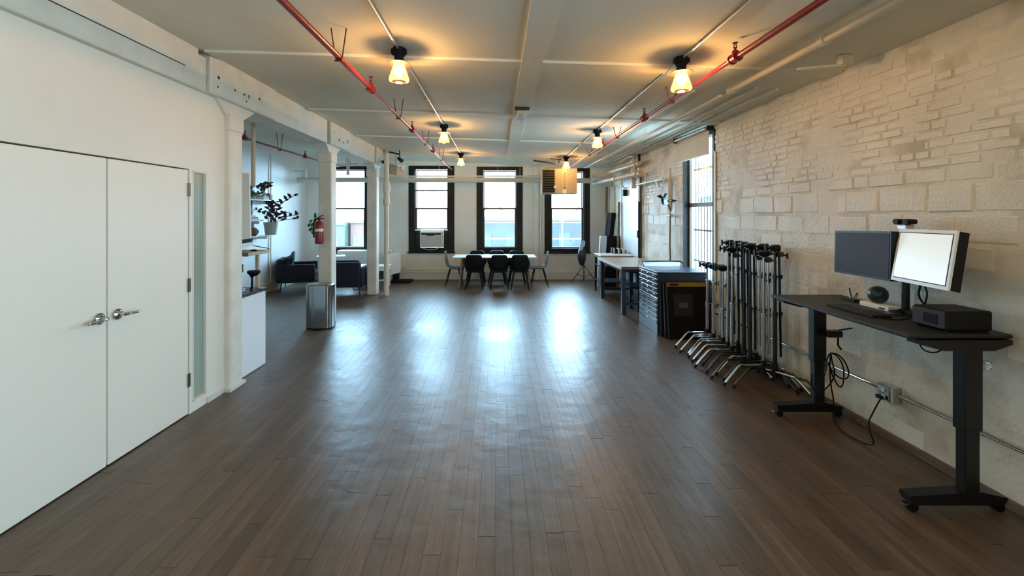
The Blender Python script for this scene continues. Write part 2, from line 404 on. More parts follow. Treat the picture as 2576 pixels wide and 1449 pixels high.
# ---- far wall with four windows
WIN=[(-4.42,-3.25,.71,2.90),(-2.28,-1.11,.71,2.91),(-.54,.64,.71,2.885),(1.20,2.36,.70,2.85)]
b=B(); xs=[XN-.1]
for (a,c,z0,z1) in WIN:
    b.box(xs[-1],a,YF,YF+.28,0,3.15); b.box(a,c,YF,YF+.28,0,z0); b.box(a,c,YF,YF+.28,z1,3.15); xs.append(c)
b.box(xs[-1],XR+.3,YF,YF+.28,0,3.15)
wf=struct('wall_far',b,'far_wall')
b=B(); b.box(XN,XR,YF-.035,YF,0,.20,bev=.006); struct('baseboard_far',b,'base_white')
b=B(); b.box(-1.05,2.9,YF-.022,YF,.62,.655,bev=.005); struct('trim_2',b,'far_wall')
b=B(); b.box(.93,1.045,YF-.05,YF,0,2.9,bev=.006); struct('trim_3',b,'far_wall')
CAS=.155
for i,(a,c,z0,z1) in enumerate(WIN):
    b=B(); y0,y1=YF-.02,YF+.10
    b.box(a+.002,a+CAS,y0,y1,z0,z1); b.box(c-CAS,c-.002,y0,y1,z0,z1)
    b.box(a+CAS,c-CAS,y0,y1,z0,z0+.10); b.box(a+CAS,c-CAS,y0,y1,z1-.085,z1)
    # stepped inner moulding
    for (p,q) in ((a+CAS-.0,a+CAS+.018),(c-CAS-.018,c-CAS)): b.box(p,q,y0+.05,y1,z0+.10,z1-.085)
    b.box(a-.02,c+.02,YF-.05,YF-.02,z0-.035,z0)
    w=struct('window_%d'%(i+1),b,'window_wood')
    ga,gc=a+CAS+.018,c-CAS-.018; zb=z0+.10; zt2=z1-.085; zm=1.65+(541-525)*11.3/F
    zl=1.285 if i==1 else zb
    ysh=YF+.07
    s=B(); s.box(ga,gc,ysh,ysh+.035,zm-.022,zm+.022); s.box(ga,ga+.03,ysh,ysh+.035,zl,zm); s.box(gc-.03,gc,ysh,ysh+.035,zl,zm); s.box(ga,gc,ysh,ysh+.035,zl,zl+.03); s.make('sash','sash',w)
    s=B(); s.box(ga,ga+.025,ysh+.04,ysh+.07,zm,zt2); s.box(gc-.025,gc,ysh+.04,ysh+.07,zm,zt2); s.box(ga,gc,ysh+.04,ysh+.07,zt2-.03,zt2); s.box(ga,gc,ysh+.04,ysh+.07,zm-.02,zm+.02); s.make('sash','sash',w)
    if i==1:
        s=B(); s.box(ga,gc,ysh,ysh+.07,2.27,2.30); s.make('rail','sash',w)
    p=B(); p.box(ga+.02,gc-.02,ysh+.014,ysh+.02,zl+.02,zm-.01); p.make('pane','glass',w)
    p=B(); p.box(ga+.02,gc-.02,ysh+.052,ysh+.058,zm+.01,zt2-.02); p.make('pane','glass',w)
    if i==1:
        p=B(); p.box(ga,-1.985,ysh,ysh+.02,zb,zl+.004); p.make('filler_panel','black_panel',w)
        p=B(); p.box(-1.40,gc,ysh,ysh+.02,zb,zl+.004); p.make('filler_panel','black_panel',w)

# ---- brick wall (right), one opening for the barred window
SY0,SY1,SZ0,SZ1=5.83,6.82,.71,2.80
BY0,BY1,BZ0,BZ1=-.95,.45,.71,2.80    # unseen window added beside the camera to light the door wall
b=B(); T=.012
def wallbox(y0,y1,z0,z1): b.box(XR+T,XR+.26,y0,y1,z0,z1)
wallbox(YB,BY0,0,3.1); wallbox(BY0,BY1,0,BZ0); wallbox(BY0,BY1,BZ1,3.1)
wallbox(BY1,SY0,0,3.1); wallbox(SY0,SY1,0,SZ0); wallbox(SY0,SY1,SZ1,3.1); wallbox(SY1,YF+.2,0,3.1)
wr=struct('wall_right',b,'mortar')
def brick_mesh(v):
    b=B(); bm=b.bm; R=random.Random(100+v)
    def ring(x,s,j): return [bm.verts.new((x,(yy*.5*s)+R.uniform(-j,j),(zz*.5*(s if s==1 else 1-(1-s)*3))+R.uniform(-j,j)*2.2)) for yy,zz in ((-1,-1),(1,-1),(1,1),(-1,1))]
    r0=ring(.5,1,0); r1=ring(-.1,1,.010); r2=ring(-.5+R.uniform(0,.15),.94,.016)
    for a,c in ((r0,r1),(r1,r2)):
        for k in range(4): bm.faces.new((a[k],a[(k+1)%4],c[(k+1)%4],c[k]))
    bm.faces.new(r2); bm.faces.new(r0[::-1])
    bmesh.ops.recalc_face_normals(bm,faces=bm.faces)
    me=bpy.data.meshes.new('brick'); bm.to_mesh(me); bm.free(); me.materials.append(M['brick']); return me
bmv=[brick_mesh(k) for k in range(10)]
bricks=[]
z=0.02; row=0; z0_=z
while z<2.90:
    big = (1.42<z<1.66) or z<1.0 and row%2==0
    if z<1.40: hh,ln,jn = .155,.40,.006
    elif z<1.70: hh,ln,jn=.185,.34,.012
    elif z<1.90: hh,ln,jn=.095,.27,.012
    else: hh,ln,jn=.051,.185,.0115
    y=1.5-random.uniform(0,ln)
    while y<YF:
        l=ln*random.uniform(.8,1.15)
        if z>1.70 and random.random()<.18: l=ln*.5
        y0,y1=y,y+l; y+=l+jn
        if y0<SY1+.02 and y1>SY0-.02 and z+hh>SZ0-.02 and z<SZ1:
            if y0<SY0-.08: y1=SY0-.006
            elif y1>SY1+.08: y0=SY1+.006
            else: continue
        if y1>YF: continue
        thick=.026
        if z<1.4:
            pr=random.uniform(-.001,.004)
            if random.random()<.25: pr=-.012-random.random()*.004   # plastered over: sinks to the skim
        else:
            pr=random.uniform(.003,.013)
            from mathutils import noise as _n
            cv=_n.noise(Vector((y0*.9,z0_*1.3,3.1)))+.45*_n.noise(Vector((y0*2.7,z0_*4,7.7)))
            pr=pr*max(.1,min(1,.85+cv*1.6))-.001
            if y0>9.0: pr*=.5
        h2=hh*random.uniform(.95,1.03)
        if z+h2>2.85: continue
        bricks.append((y0,y1,z,z+h2,pr))
    z+=hh+jn; row+=1; z0_=z
def brick_px(q):
    y0,y1,z0,z1,_=q
    if y0<2.15: return 0
    return (XR*F*(1/y0-1/y1))*((z1-z0)*F/((y0+y1)/2))
bricks.sort(key=brick_px,reverse=True)
wro=wr.location
for k,(y0,y1,z0,z1,pr) in enumerate(bricks[:300]):
    o=bpy.data.objects.new('brick',bmv[k%10]); C.objects.link(o); o.parent=wr
    o.location=(XR+T-pr+.013-wro.x-.0 ,(y0+y1)/2-wro.y,(z0+z1)/2-wro.z); o.scale=(.026,y1-y0,z1-z0)
    o.rotation_euler=(random.uniform(-.006,.006),0,random.uniform(-.004,.004))
me=bpy.data.meshes.new('brickwork'); vs=[];fs=[]
for k,(y0,y1,z0,z1,pr) in enumerate(bricks[300:]):
    src=bmv[k%10]; n=len(vs)
    for v in src.vertices: vs.append((XR+T-pr+.013+v.co.x*.026-wro.x,(y0+y1)/2+v.co.y*(y1-y0)-wro.y,(z0+z1)/2+v.co.z*(z1-z0)-wro.z))
    for p in src.polygons: fs.append([n+i for i in p.vertices])
me.from_pydata(vs,[],fs); me.materials.append(M['brick'])
bw=bpy.data.objects.new('brickwork',me); C.objects.link(bw); bw.parent=wr; bw['kind']='stuff'
b=B(); b.box(XR-.014,XR+.01,1.2,YF,0,.045); b.box(XR-.026,XR-.012,1.2,YF,0,.02); struct('baseboard_right',b,'baseboard')

# barred side window
def side_window(name,y0,y1,z0,z1,detail=True):
    b=B(); xa,xb=XR-.004,XR+.11; c=.055
    b.box(xa,xb,y0,y0+c,z0,z1); b.box(xa,xb,y1-c,y1,z0,z1); b.box(xa,xb,y0+c,y1-c,z0,z0+c); b.box(xa,xb,y0+c,y1-c,z1-c,z1)
    w=struct(name,b,'window_wood'); zm=1.80
    s=B(); s.box(xb-.045,xb-.01,y0+c,y1-c,zm-.03,zm+.03); s.box(xb-.045,xb-.01,y0+c,y0+c+.035,z0+c,z1-c); s.box(xb-.045,xb-.01,y1-c-.035,y1-c,z0+c,z1-c); s.make('sash','sash',w)
    p=B(); p.box(xb-.03,xb-.025,y0+c+.03,y1-c-.03,z0+c,zm-.03); p.make('pane','glass',w)
    p=B(); p.box(xb-.03,xb-.025,y0+c+.03,y1-c-.03,zm+.03,z1-c); p.make('pane','glass',w)
    return w
side_window('window_6',SY0,SY1,SZ0,SZ1)
side_window('window_7',BY0,BY1,BZ0,BZ1)  # the added opening, out of view
g=thing('window_guard','iron security bars outside the brick wall window','guard',(XR+.19,(SY0+SY1)/2,.72))
n=11
for k in range(n):
    yy=SY0+.03+k*(SY1-SY0-.06)/(n-1)
    B().cyl((XR+.19,yy,SZ0),(XR+.19,yy,SZ1),.0095,seg=8).make('bar','bar_paint',g,smooth=True)
for zz in (.95,1.42,2.35): B().box(XR+.182,XR+.198,SY0,SY1,zz-.012,zz+.012).make('cross_bar','bar_paint',g)
# white reveal strip on the near edge
struct('trim_4',B().box(XR-.012,XR+.0,SY0-.045,SY0-.003,.66,2.5),'white_wall')

# ---- beam and columns between the loft and the nook
zb=2.706
def beamseg(name,x1,y0,y1,mat='beam',drop=0,bev=.006,**k):
    b=B(); b.box(-2.80,x1,y0,y1,zb-drop,ceilz(-2.5)+.02,bev=bev); return b
bmn=struct('trim_5',beamseg('',-2.502,YB,3.66),'beam')
b=B(); b.box(-2.503,-2.496,YB,3.5,2.845,2.85); b.make('seam','hole',bmn)
b=B(); b.box(-2.55,-2.51,3.66,3.76,zb,3.0); b.make('end_post','beam',bmn)
def timber(name,y0,y1):
    t=struct(name,beamseg('',-2.475,y0,y1,bev=.012),'beam')
    h=B()
    for k in range(8):
        yy=random.uniform(y0+.08,y1-.1); zz=random.uniform(zb+.05,zb+.25); h.cyl((-2.4745,yy,zz),(-2.472,yy,zz),random.uniform(.008,.016),seg=8)
    h.make('bolt_hole','hole',t); return t
timber('trim_6',3.78,4.88)
struct('trim_7',beamseg('',-2.50,4.885,6.42),'beam')
timber('trim_8',6.50,7.35)
struct('trim_9',beamseg('',-2.50,7.36,8.90),'beam')
timber('trim_10',8.96,9.62)
def column(yc,name,label,x=-2.60,w=.2):
    t=thing(name,label,'column',(x,yc,0))
    b=B(); h=w/2; b.box(x-h,x+h,yc-h,yc+h,.0,2.52,bev=.014); b.make('shaft','beam',t)
    b=B(); b.box(x-h-.012,x+h+.010,yc-h-.01,yc+h+.01,2.44,2.60,bev=.012); b.make('capital','beam',t)
    b=B(); b.slab([(x+h-.02,yc-.26,2.706),(x+h-.02,yc-.10,2.56),(x+h-.02,yc+.10,2.56),(x+h-.02,yc+.34,2.706)],(1,0,0),.16); b.make('bolster','beam',t)
    return t
column(4.19,'timber_column','white painted timber column at the end of the door wall')
column(6.68,'timber_column','white timber column with fire extinguisher behind the steel bin')
column(9.12,'timber_column','square white timber column nearest the far windows')
struct('trim_11',B().box(-2.71,-2.485,4.065,4.32,0,.03),'base_white')

# ---- outdoors
st=struct('street',B().box(-60,60,11.8,90,-6.2,-6),'ground')
def ext(name,label,x0,x1,y0,y1,z0,z1,mat,rows=0,cols=0,wm='ext_grey'):
    t=thing(name,label,'building',((x0+x1)/2,y0,z0))
    B().box(x0,x1,y0,y1,z0,z1).make('wall',mat,t)
    B().box(x0-.1,x1+(.1 if 'reddish' not in label and 'teal' not in label else 0),y0-.1,y1,z1,z1+.15).make('parapet','ext_pale',t)
    for i in range(cols):
        for j in range(rows):
            wx=x0+(i+.5)*(x1-x0)/cols; wz=z1-1.1-j*1.7
            B().box(wx-.35,wx+.35,y0-.03,y0+.02,wz-.6,wz+.4).make('window',wm,t)
    return t
ext('building','grey building across the street behind the two right windows',-1.5,11.0,26,34,-6,1.3,'ext_grey',2,8,'ext_teal')
ext('building','low teal and pale building seen through the leftmost far window',-14,-8.4,24,30,-6,1.1,'ext_teal',1,4,'ext_pale')
ext('building','reddish brick building seen beside column through leftmost window',-8.25,-6.2,24.5,30,-6,1.2,'ext_brick',2,2,'ext_pale')
ext('building','pale building behind the air conditioner window',-6.0,-1.7,27,33,-6,-.1,'ext_pale',2,5,'ext_grey')
t=thing('rail_trestle','pale steel trestle with diagonal braces outside the middle windows','trestle',(2.5,19,-6))
for zz in (1.33,.62,-.4): B().box(-1.6,7.0,18.95,19.05,zz-.03,zz+.03).make('girder','ext_pale',t)
for k in range(5):
    x=-1.2+k*2.0
    B().box(x-.03,x+.03,18.96,19.04,-6,1.33).make('post','ext_pale',t)
    B().beam((x,19,1.34),(x-.75,19,2.0),.05,.06).make('brace','ext_pale',t)
    B().beam((x,19,1.34),(x+.75,19,2.0),.05,.06).make('brace','ext_pale',t)
ext('building','orange brick building beyond the barred side window',8.0,12.5,13.0,25.5,-6,2.2,'ext_sunlit',2,4,'ext_pale')
# ================================================================ CEILING FITTINGS
LY=[.55,3.50,6.45,9.40]  # first row is unseen, added to warm and brighten the near walls
def make_light(loc,label):
    """local origin at the ceiling"""
    t=thing('ceiling_light',label,'lamp',loc,0,'bare ceiling lights on the two conduits')
    b=B(); b.cyl((0,0,-.055),(0,0,0),.052,seg=8); b.cyl((0,0,-.105),(0,0,-.055),.034,.040,seg=14); b.box(-.06,-.045,-.02,.02,-.045,-.01); b.box(.045,.06,-.02,.02,-.045,-.01)
    b.make('canopy_box','black_matte',t,local=True)
    b=B(); b.lathe((0,0,0),[(.03,-.118),(.093,-.124),(.095,-.128),(.03,-.122)],seg=32); b.make('disc','copper',t,local=True,smooth=True)
    b=B(); b.lathe((0,0,0),[(.040,-.126),(.046,-.14),(.062,-.19),(.078,-.235),(.081,-.25),(.076,-.264),(.060,-.270),(.0581,-.267),(.073,-.262),(.078,-.25),(.075,-.235),(.059,-.19),(.043,-.14),(.038,-.127)],seg=28)
    sh=b.make('glass_shade','shade_glass',t,local=True,smooth=True)
    b=B(); b.cyl((0,0,-.150),(0,0,-.118),.014,seg=12); b.make('socket','black_matte',t,local=True)
    b=B(); b.lathe((0,0,0),[(.004,-.232),(.018,-.226),(.026,-.208),(.024,-.19),(.014,-.165),(.012,-.15)],seg=18); b.make('bulb','bulb',t,local=True,smooth=True)
    l=bpy.data.lights.new('bulb_light','POINT'); l.energy=BULB_W; l.color=(1.0,.70,.36); l.shadow_soft_size=.030
    lo=bpy.data.objects.new('bulb_light',l); C.objects.link(lo); lo.parent=t; lo.location=(0,0,-.19)
    lo.visible_camera=True
    return t
where=['overhead outside the frame, added for light','nearest the camera','in the middle of its row','farthest, close to the windows']
first=None
for sx,side,x in ((-1,'left',-.79),(1,'right',1.47)):
    for k,y in enumerate(LY):
        lab='glass shade ceiling light on the %s conduit, %s'%(side,where[k])
        p=(x,y,ceilz(x))
        if first is None: first=make_light(p,lab)
        else: dup(first,p,0,lab)
for x,side in ((-.79,'left'),(1.47,'right')):
    z=ceilz(x)-.016
    t=thing('conduit','thin silver conduit linking the %s row of ceiling lights'%side,'conduit',(x,YB,z))
    ys=[YB]+LY+[10.9]
    for a,c in zip(ys,ys[1:]):
        B().cyl((x,a+(.05 if a!=YB else 0),z),(x,c-.055,z),.0105,seg=10).make('tube','galv',t,smooth=True)
        for yy in ((a+c)/2,): B().box(x-.02,x+.02,yy-.012,yy+.012,z-.014,z+.016).make('strap','galv',t)

def sprinkler(x,H,heads,hangs,y0,y1,label,r=.022,two=None):
    z=EYE+H
    t=thing('sprinkler_pipe',label,'pipe',(x,y0,z))
    ysw = heads[0] if two is None else two
    B().cyl((x,y0,z),(x,ysw,z),r,seg=16).make('pipe_length','red_paint',t,smooth=True)
    B().cyl((x,ysw,z),(x,y1,z),r*.76,seg=16).make('pipe_length','red_paint',t,smooth=True)
    for y in heads:
        b=B(); b.cyl((x,y-.035,z),(x,y+.035,z),r*1.45,seg=16); b.cyl((x,y-.04,z),(x,y-.03,z),r*1.7,seg=16); b.cyl((x,y+.03,z),(x,y+.04,z),r*1.7,seg=16); b.cyl((x,y,z),(x,y,z+.05),r*.95,seg=12)
        tee=b.make('tee','red_paint',t,smooth=True)
        b=B(); b.cyl((x,y,z+.05),(x,y,z+.075),.009,seg=8); b.beam((x-.012,y,z+.07),(x-.004,y,z+.105),.006,.004); b.beam((x+.012,y,z+.07),(x+.004,y,z+.105),.006,.004); b.cyl((x,y,z+.105),(x,y,z+.110),.019,seg=12); b.make('sprinkler_head','dark_red',tee)
    for y in hangs:
        b=B(); cz=ceilz(x)
        b.tube([(x-.055,y,cz),(x-.03,y,z+.03),(x-.024,y,z-.012),(x,y,z-.030),(x+.024,y,z-.012),(x+.03,y,z+.03),(x+.055,y,cz)],.0048,seg=6,smooth=1); b.box(x-.028,x+.028,y-.010,y+.010,z-.033,z-.024); b.make('hanger','dark_red',t)
    return t
sprinkler(-1.145,1.14,[3.95,5.85,7.75],[3.15,5.05,6.95,8.9],YB,10.9,'long red sprinkler pipe on the left half of the ceiling')
sprinkler(1.70,1.125,[3.13,5.07,7.05],[4.27,6.22,8.1],YB,10.6,'long red sprinkler pipe on the right half of the ceiling')
sprinkler(-3.79,1.15,[6.55,8.6],[7.6],4.2,10.4,'short red sprinkler pipe in the nook behind the columns',r=.02)

def run(name,label,pts,r,mat,cat='pipe',joints=(),smooth=0,jr=1.35,seg=12,group=None):
    pts=[Vector(p) for p in pts]
    t=thing(name,label,cat,pts[0],0,group)
    B().tube(pts,r,seg=seg,smooth=smooth).make('pipe_length',mat,t,smooth=True)
    for (p,d,l) in joints:
        p=Vector(p); d=Vector(d).normalized(); B().cyl(p-d*l/2,p+d*l/2,r*jr,seg=seg).make('coupling',mat,t,smooth=True)
    return t
def c2(x,y,d): return (x,y,ceilz(x)-d)
run('ceiling_pipe','thick beige painted pipe along the ceiling by brick wall',[(2.20,YB,2.825),(2.20,4.14,2.825)],.027,'beige_pipe',joints=[((2.20,2.95,2.825),(0,1,0),.05),((2.20,4.12,2.825),(0,1,0),.06)])
t=run('ceiling_pipe','thinner beige pipe carrying on towards the far windows',[(2.14,4.2,2.795),(2.12,10.6,2.795)],.016,'beige_pipe',joints=[((2.13,7.6,2.795),(0,1,0),.05)])
for yy in (5.0,6.3,7.6,8.9,10.2):
    B().cyl((2.13,yy,2.80),(2.13,yy,ceilz(2.13)),.004,seg=6).make('rod','beige_pipe',t)
run('ceiling_pipe','slim painted pipe tight under ceiling beside sprinkler pipe',[c2(1.93,4.3,.03),c2(1.93,9.0,.03)],.012,'beige_pipe')
run('ceiling_pipe','slim painted pipe nearest to the brick wall ceiling edge',[c2(2.56,5.2,.03),c2(2.56,10.9,.03)],.014,'beige_pipe')
# small bracket on the ceiling by the brick wall
b=B(); b.beam((2.36,3.45,2.80),(2.66,3.35,2.80),.02,.02); b.box(2.62,2.70,3.32,3.38,2.80,2.87); b.make('pipe_bracket','beam',None,label='small painted bracket stub under ceiling near brick wall',cat='bracket')

# junction box on the centre batten
t=thing('junction_box','pale box with dark cap on the centre ceiling batten','box',(.29,5.2,2.90))
b=B(); b.box(.245,.335,5.22,5.62,2.865,2.925,bev=.005); b.make('body','beam',t)
b=B(); b.box(.20,.375,5.14,5.20,2.895,2.925); b.make('cap','hole',t)

# big pipe across the far windows
zp=2.515
t=run('cross_pipe','thick cream pipe crossing in front of all far windows',[(-4.93,10.8,zp),(1.30,10.8,zp),(2.30,10.8,zp-.02)],.062,'beige_pipe',joints=[((-2.05,10.8,zp),(1,0,0),.1),((.95,10.8,zp),(1,0,0),.1)],jr=1.12,seg=20)
for xx in (-4.5,-1.45,-.0,.55):
    B().cyl((xx,10.8,zp+.05),(xx,10.8,ceilz(xx)),.004,seg=6).make('rod','white_pipe',t)
run('cross_pipe','slim white pipe running just above the thick cross pipe',[(-2.45,10.72,zp+.088),(1.08,10.72,zp+.088)],.018,'white_pipe')
# pipe cluster by the brick wall corner
run('heating_pipe','cream pipe angling from the cross pipe to brick wall, lower of the pair',[(2.36,10.78,2.44),(2.46,10.5,2.44),(2.68,8.2,2.44)],.045,'beige_pipe',joints=[((2.40,10.7,2.44),(.3,-1,0),.14),((2.55,9.5,2.44),(.1,-1,0),.1),((2.66,8.4,2.44),(.1,-1,0),.12)],seg=16)
run('heating_pipe','cream pipe beside brick wall corner, upper of the pair',[(2.30,10.7,2.61),(2.62,10.55,2.62),(2.66,10.3,2.66),(2.76,8.5,2.66)],.045,'beige_pipe',joints=[((2.64,10.4,2.65),(0,-1,0),.12),((2.75,8.7,2.66),(.05,-1,0),.1)],seg=16)
run('riser_pipe','cream riser hooking up to ceiling near the brick wall',[(2.66,8.5,2.50),(2.66,8.5,2.80),(2.66,8.9,2.84),(2.76,9.9,2.84)],.022,'beige_pipe',smooth=1)
run('riser_pipe','vertical white pipe beside the chrome pole at brick wall',[(2.80,9.05,2.20),(2.80,9.05,2.80)],.035,'white_pipe')
# white branch pipe on the brick wall
t=run('branch_pipe','white plastic branch pipe with side arm on the brick wall',[(2.80,8.77,2.26),(2.80,7.40,2.26)],.024,'white_pipe',joints=[((2.80,8.2,2.26),(0,1,0),.07),((2.80,7.85,2.26),(0,1,0),.07),((2.80,7.42,2.26),(0,1,0),.06)],seg=14)
B().cyl((2.80,7.75,2.26),(2.74,7.42,2.14),.02,seg=12).make('side_arm','white_pipe',t,smooth=True)
B().cyl((2.80,8.3,2.26),(2.80,8.3,2.42),.018,.01,seg=12).make('upstand','white_pipe',t,smooth=True)
t=run('riser_pipe','vertical lagged pipe on the brick wall beside the bird ornament',[(2.83,7.18,.80),(2.83,7.18,2.42)],.016,'beige_pipe')
B().lathe((2.83,7.18,0),[(.018,1.70),(.036,1.76),(.040,1.9),(.042,2.15),(.036,2.20),(.018,2.23)],seg=14).make('lagging','beige_pipe',t,smooth=True)
b=B(); b.box(2.80,2.87,7.10,7.26,1.62,1.66,bev=.008); b.make('clamp','white_pipe',t)
run('loose_cable','thin black cable dangling down the brick wall riser',[(2.80,7.10,1.66),(2.79,7.08,1.35),(2.80,7.12,1.1),(2.81,7.10,.95),(2.82,7.16,.88)],.006,'black_plastic',cat='cable',smooth=2,seg=6)
# slim pole
t=thing('slim_pole','tall floor to ceiling pole, chrome above and dark below','pole',(2.82,8.72,0))
B().cyl((2.82,8.72,.0),(2.82,8.72,1.92),.022,seg=12).make('lower_tube','black_metal',t,smooth=True)
B().cyl((2.82,8.72,1.92),(2.82,8.72,2.72),.020,seg=12).make('upper_tube','chrome',t,smooth=True)
B().cyl((2.82,8.72,2.72),(2.82,8.72,2.86),.026,seg=12).make('top_jack','black_metal',t,smooth=True)
B().box(2.775,2.80,8.68,8.74,1.20,1.34,bev=.005).make('grip','black_plastic',t)
# white panel behind pole
t=thing('wall_panel','tall smooth white panel covering brick wall behind back bench','panel',(2.84,9.4,0))
B().box(2.83,2.872,8.80,10.05,.0,2.42,bev=.006).make('sheet','panel_white',t)
B().box(2.815,2.835,9.96,10.05,0,2.42).make('edge_strip','white_plastic',t)

# unit heater hanging by the right far window
hx,hy=1.42,9.8
def hz(py): return EYE-(py-HY)*hy/F
t=thing('unit_heater','cream hanging unit heater with black louvres before right window','heater',(hx,hy,hz(487)))
t2=[]
R=Matrix.Rotation(math.radians(18),3,'Z')
def hb(x0,x1,y0,y1,z0,z1,name,mat,bev=0,parent=None):
    b=B(); b.box(x0,x1,y0,y1,z0,z1,bev=bev)
    return b.make(name,mat,parent or t,local=True)
t.rotation_euler=(0,0,math.radians(-4))
body=hb(-.13,.36,0,.45,0,.565,'casing','cream',.006)
hb(-.43,-.13,-.01,.45,0,.565,'side_frame','cream',.006)
lv=hb(-.408,-.142,-.018,-.008,.025,.54,'louvre_frame','louvre')
for k in range(9):
    z=.055+k*.055
    b=B(); b.beam((-.40,-.028,z),(-.15,-.028,z),.03,.004,up=(0,.6,.8)); b.make('louvre','louvre',t,local=True)
hb(.03,.12,-.004,0,.14,.56,'label_strip','gold')
b=B(); b.sph((-.14,-.05,.14),.033,u=14,v=10); b.make('knob','white_plastic',t,local=True,smooth=True)
hb(.03,.12,-.006,0,.0,.10,'badge','white_plastic')
tc=bpy.data.curves.new('lettering','FONT'); tc.body='REZNOR'; tc.size=.088; tc.extrude=.001; tc.align_x='LEFT'; tc.space_character=1.15
to=bpy.data.objects.new('tmp',tc); C.objects.link(to); bpy.context.view_layer.update()
me=bpy.data.meshes.new_from_object(to); bpy.data.objects.remove(to)
me.materials.clear(); me.materials.append(M['hole'])
lo=bpy.data.objects.new('lettering',me); C.objects.link(lo); lo.parent=t; lo.location=(.045,-.006,.47); lo.rotation_euler=(math.pi/2,math.pi/2,0)
for sx in (-.35,.3):
    b=B(); b.cyl((sx,.2,.56),(sx,.2,.80),.006,seg=6); b.make('hanging_rod','beige_pipe',t,local=True)
# dark track pieces before the heater
t=thing('ceiling_track','dark slim track rail hanging under ceiling beside heater','track',PX(1342,404,9.4))
b=B(); b.beam(PX(1342,404,9.5),PX(1418,415,9.6),.022,.035); b.make('rail','hole',t)
b=B(); b.beam(PX(1383,399,9.5),PX(1412,401,9.5),.02,.02); b.make('stub_rail','hole',t)
for px in (1354,1368,1383,1400):
    p=PX(px,406+(px-1342)*.145,9.55); b=B(); b.cyl(p,(p.x,p.y,ceilz(p.x)),.003,seg=6); b.make('rod','beige_pipe',t)
# small black speaker hung from a strap
t=thing('hanging_speaker','small black cube hanging from a strap near corner','speaker',PX(1572.5,493,9.6))
p=PX(1572.5,485,9.6); b=B(); b.box(p.x-.055,p.x+.055,p.y-.05,p.y+.05,p.z-.07,p.z+.07,bev=.006); b.make('body','black_plastic',t)
b=B(); b.tube([(p.x-.07,p.y,2.60),(p.x-.07,p.y,p.z+.2),(p.x-.03,p.y,p.z+.1),(p.x+.03,p.y,p.z+.1),(p.x+.07,p.y,p.z+.2),(p.x+.07,p.y,2.60)],.012,seg=8,smooth=1); b.make('strap','beige_pipe',t)
# blind on the side window
t=thing('roller_blind','short roller blind pulled partly down at the barred window','blind',(2.83,6.36,2.48))
B().box(2.828,2.834,5.86,6.88,2.48,2.80).make('fabric','blind',t)
B().box(2.822,2.84,5.86,6.88,2.468,2.486).make('hem_bar','beige_pipe',t)
B().cyl((2.80,5.86,2.815),(2.80,6.88,2.815),.025,seg=14).make('roller','galv',t,smooth=True)
B().box(2.80,2.885,5.835,5.85,2.78,2.845).make('end_bracket','black_metal',t)
B().box(2.775,2.885,6.895,6.91,2.78,2.85).make('end_bracket','black_metal',t)

# column C: cast pipe
xp,yp=-2.29,9.0
t=thing('drain_pipe','round white floor to ceiling pipe beside the last column','pipe',(xp,yp,0))
B().cyl((xp,yp,0),(xp,yp,2.9),.052,seg=20).make('pipe_length','beam',t,smooth=True)
B().lathe((xp,yp,0),[(.053,1.85),(.07,1.87),(.072,1.97),(.058,2.0),(.058,2.12),(.074,2.15),(.078,2.26),(.066,2.32),(.053,2.36)],seg=20).make('hub','beam',t,smooth=True)
B().cyl((xp+.045,yp,.90),(xp+.10,yp,.90),.025,seg=12).make('cleanout','white_pipe',t,smooth=True)
# projector and spots at the end of the beam
t=thing('projector_box','pale boxy projector hanging by the last beam end','projector',PX(995,440,9.4))
b=B(); b.box(-.15,.15,-.12,.14,.0,.2,bev=.01,rot=Matrix.Rotation(math.radians(-28),3,'Z')@Matrix.Rotation(math.radians(12),3,'Y')); b.make('body','cream',t,local=True)
b=B(); b.box(-.16,.16,-.13,.15,.205,.235,rot=Matrix.Rotation(math.radians(-28),3,'Z')@Matrix.Rotation(math.radians(12),3,'Y')); b.make('lid','white_plastic',t,local=True)
b=B(); b.cyl((0,0,.2),(0,0,.52),.012,seg=8); b.make('drop_rod','beige_pipe',t,local=True)
for (px,py,lab) in ((1006,402,'black spotlight head on the ceiling beside projector, right one'),(967,410,'black spotlight head tucked between beam end and drain pipe')):
    p=PX(px,py,9.3); t=thing('spotlight',lab,'spotlight',p)
    b=B(); b.cyl((p.x-.04,p.y+.02,p.z+.035),(p.x+.05,p.y-.05,p.z-.03),.032,.045,seg=14); b.make('head','black_metal',t,smooth=True)
    b=B(); b.cyl(p,(p.x-.01,p.y,ceilz(p.x)),.01,seg=8); b.make('arm','black_metal',t)
    if px==1006:
        q=PX(981,389,9.3); b=B(); b.beam((p.x,p.y,2.94),(q.x-.02,q.y,2.99),.03,.03); b.make('track_piece','black_metal',t)
p=PX(1012,422,9.35); t=thing('spotlight','small white spotlight hanging right of the projector box','spotlight',p)
b=B(); b.cyl((p.x,p.y,p.z-.05),(p.x,p.y,p.z+.03),.045,.03,seg=14); b.make('head','white_plastic',t,smooth=True)
b=B(); b.cyl((p.x,p.y,p.z),(p.x-.02,p.y,ceilz(p.x)),.008,seg=8); b.make('arm','white_plastic',t)
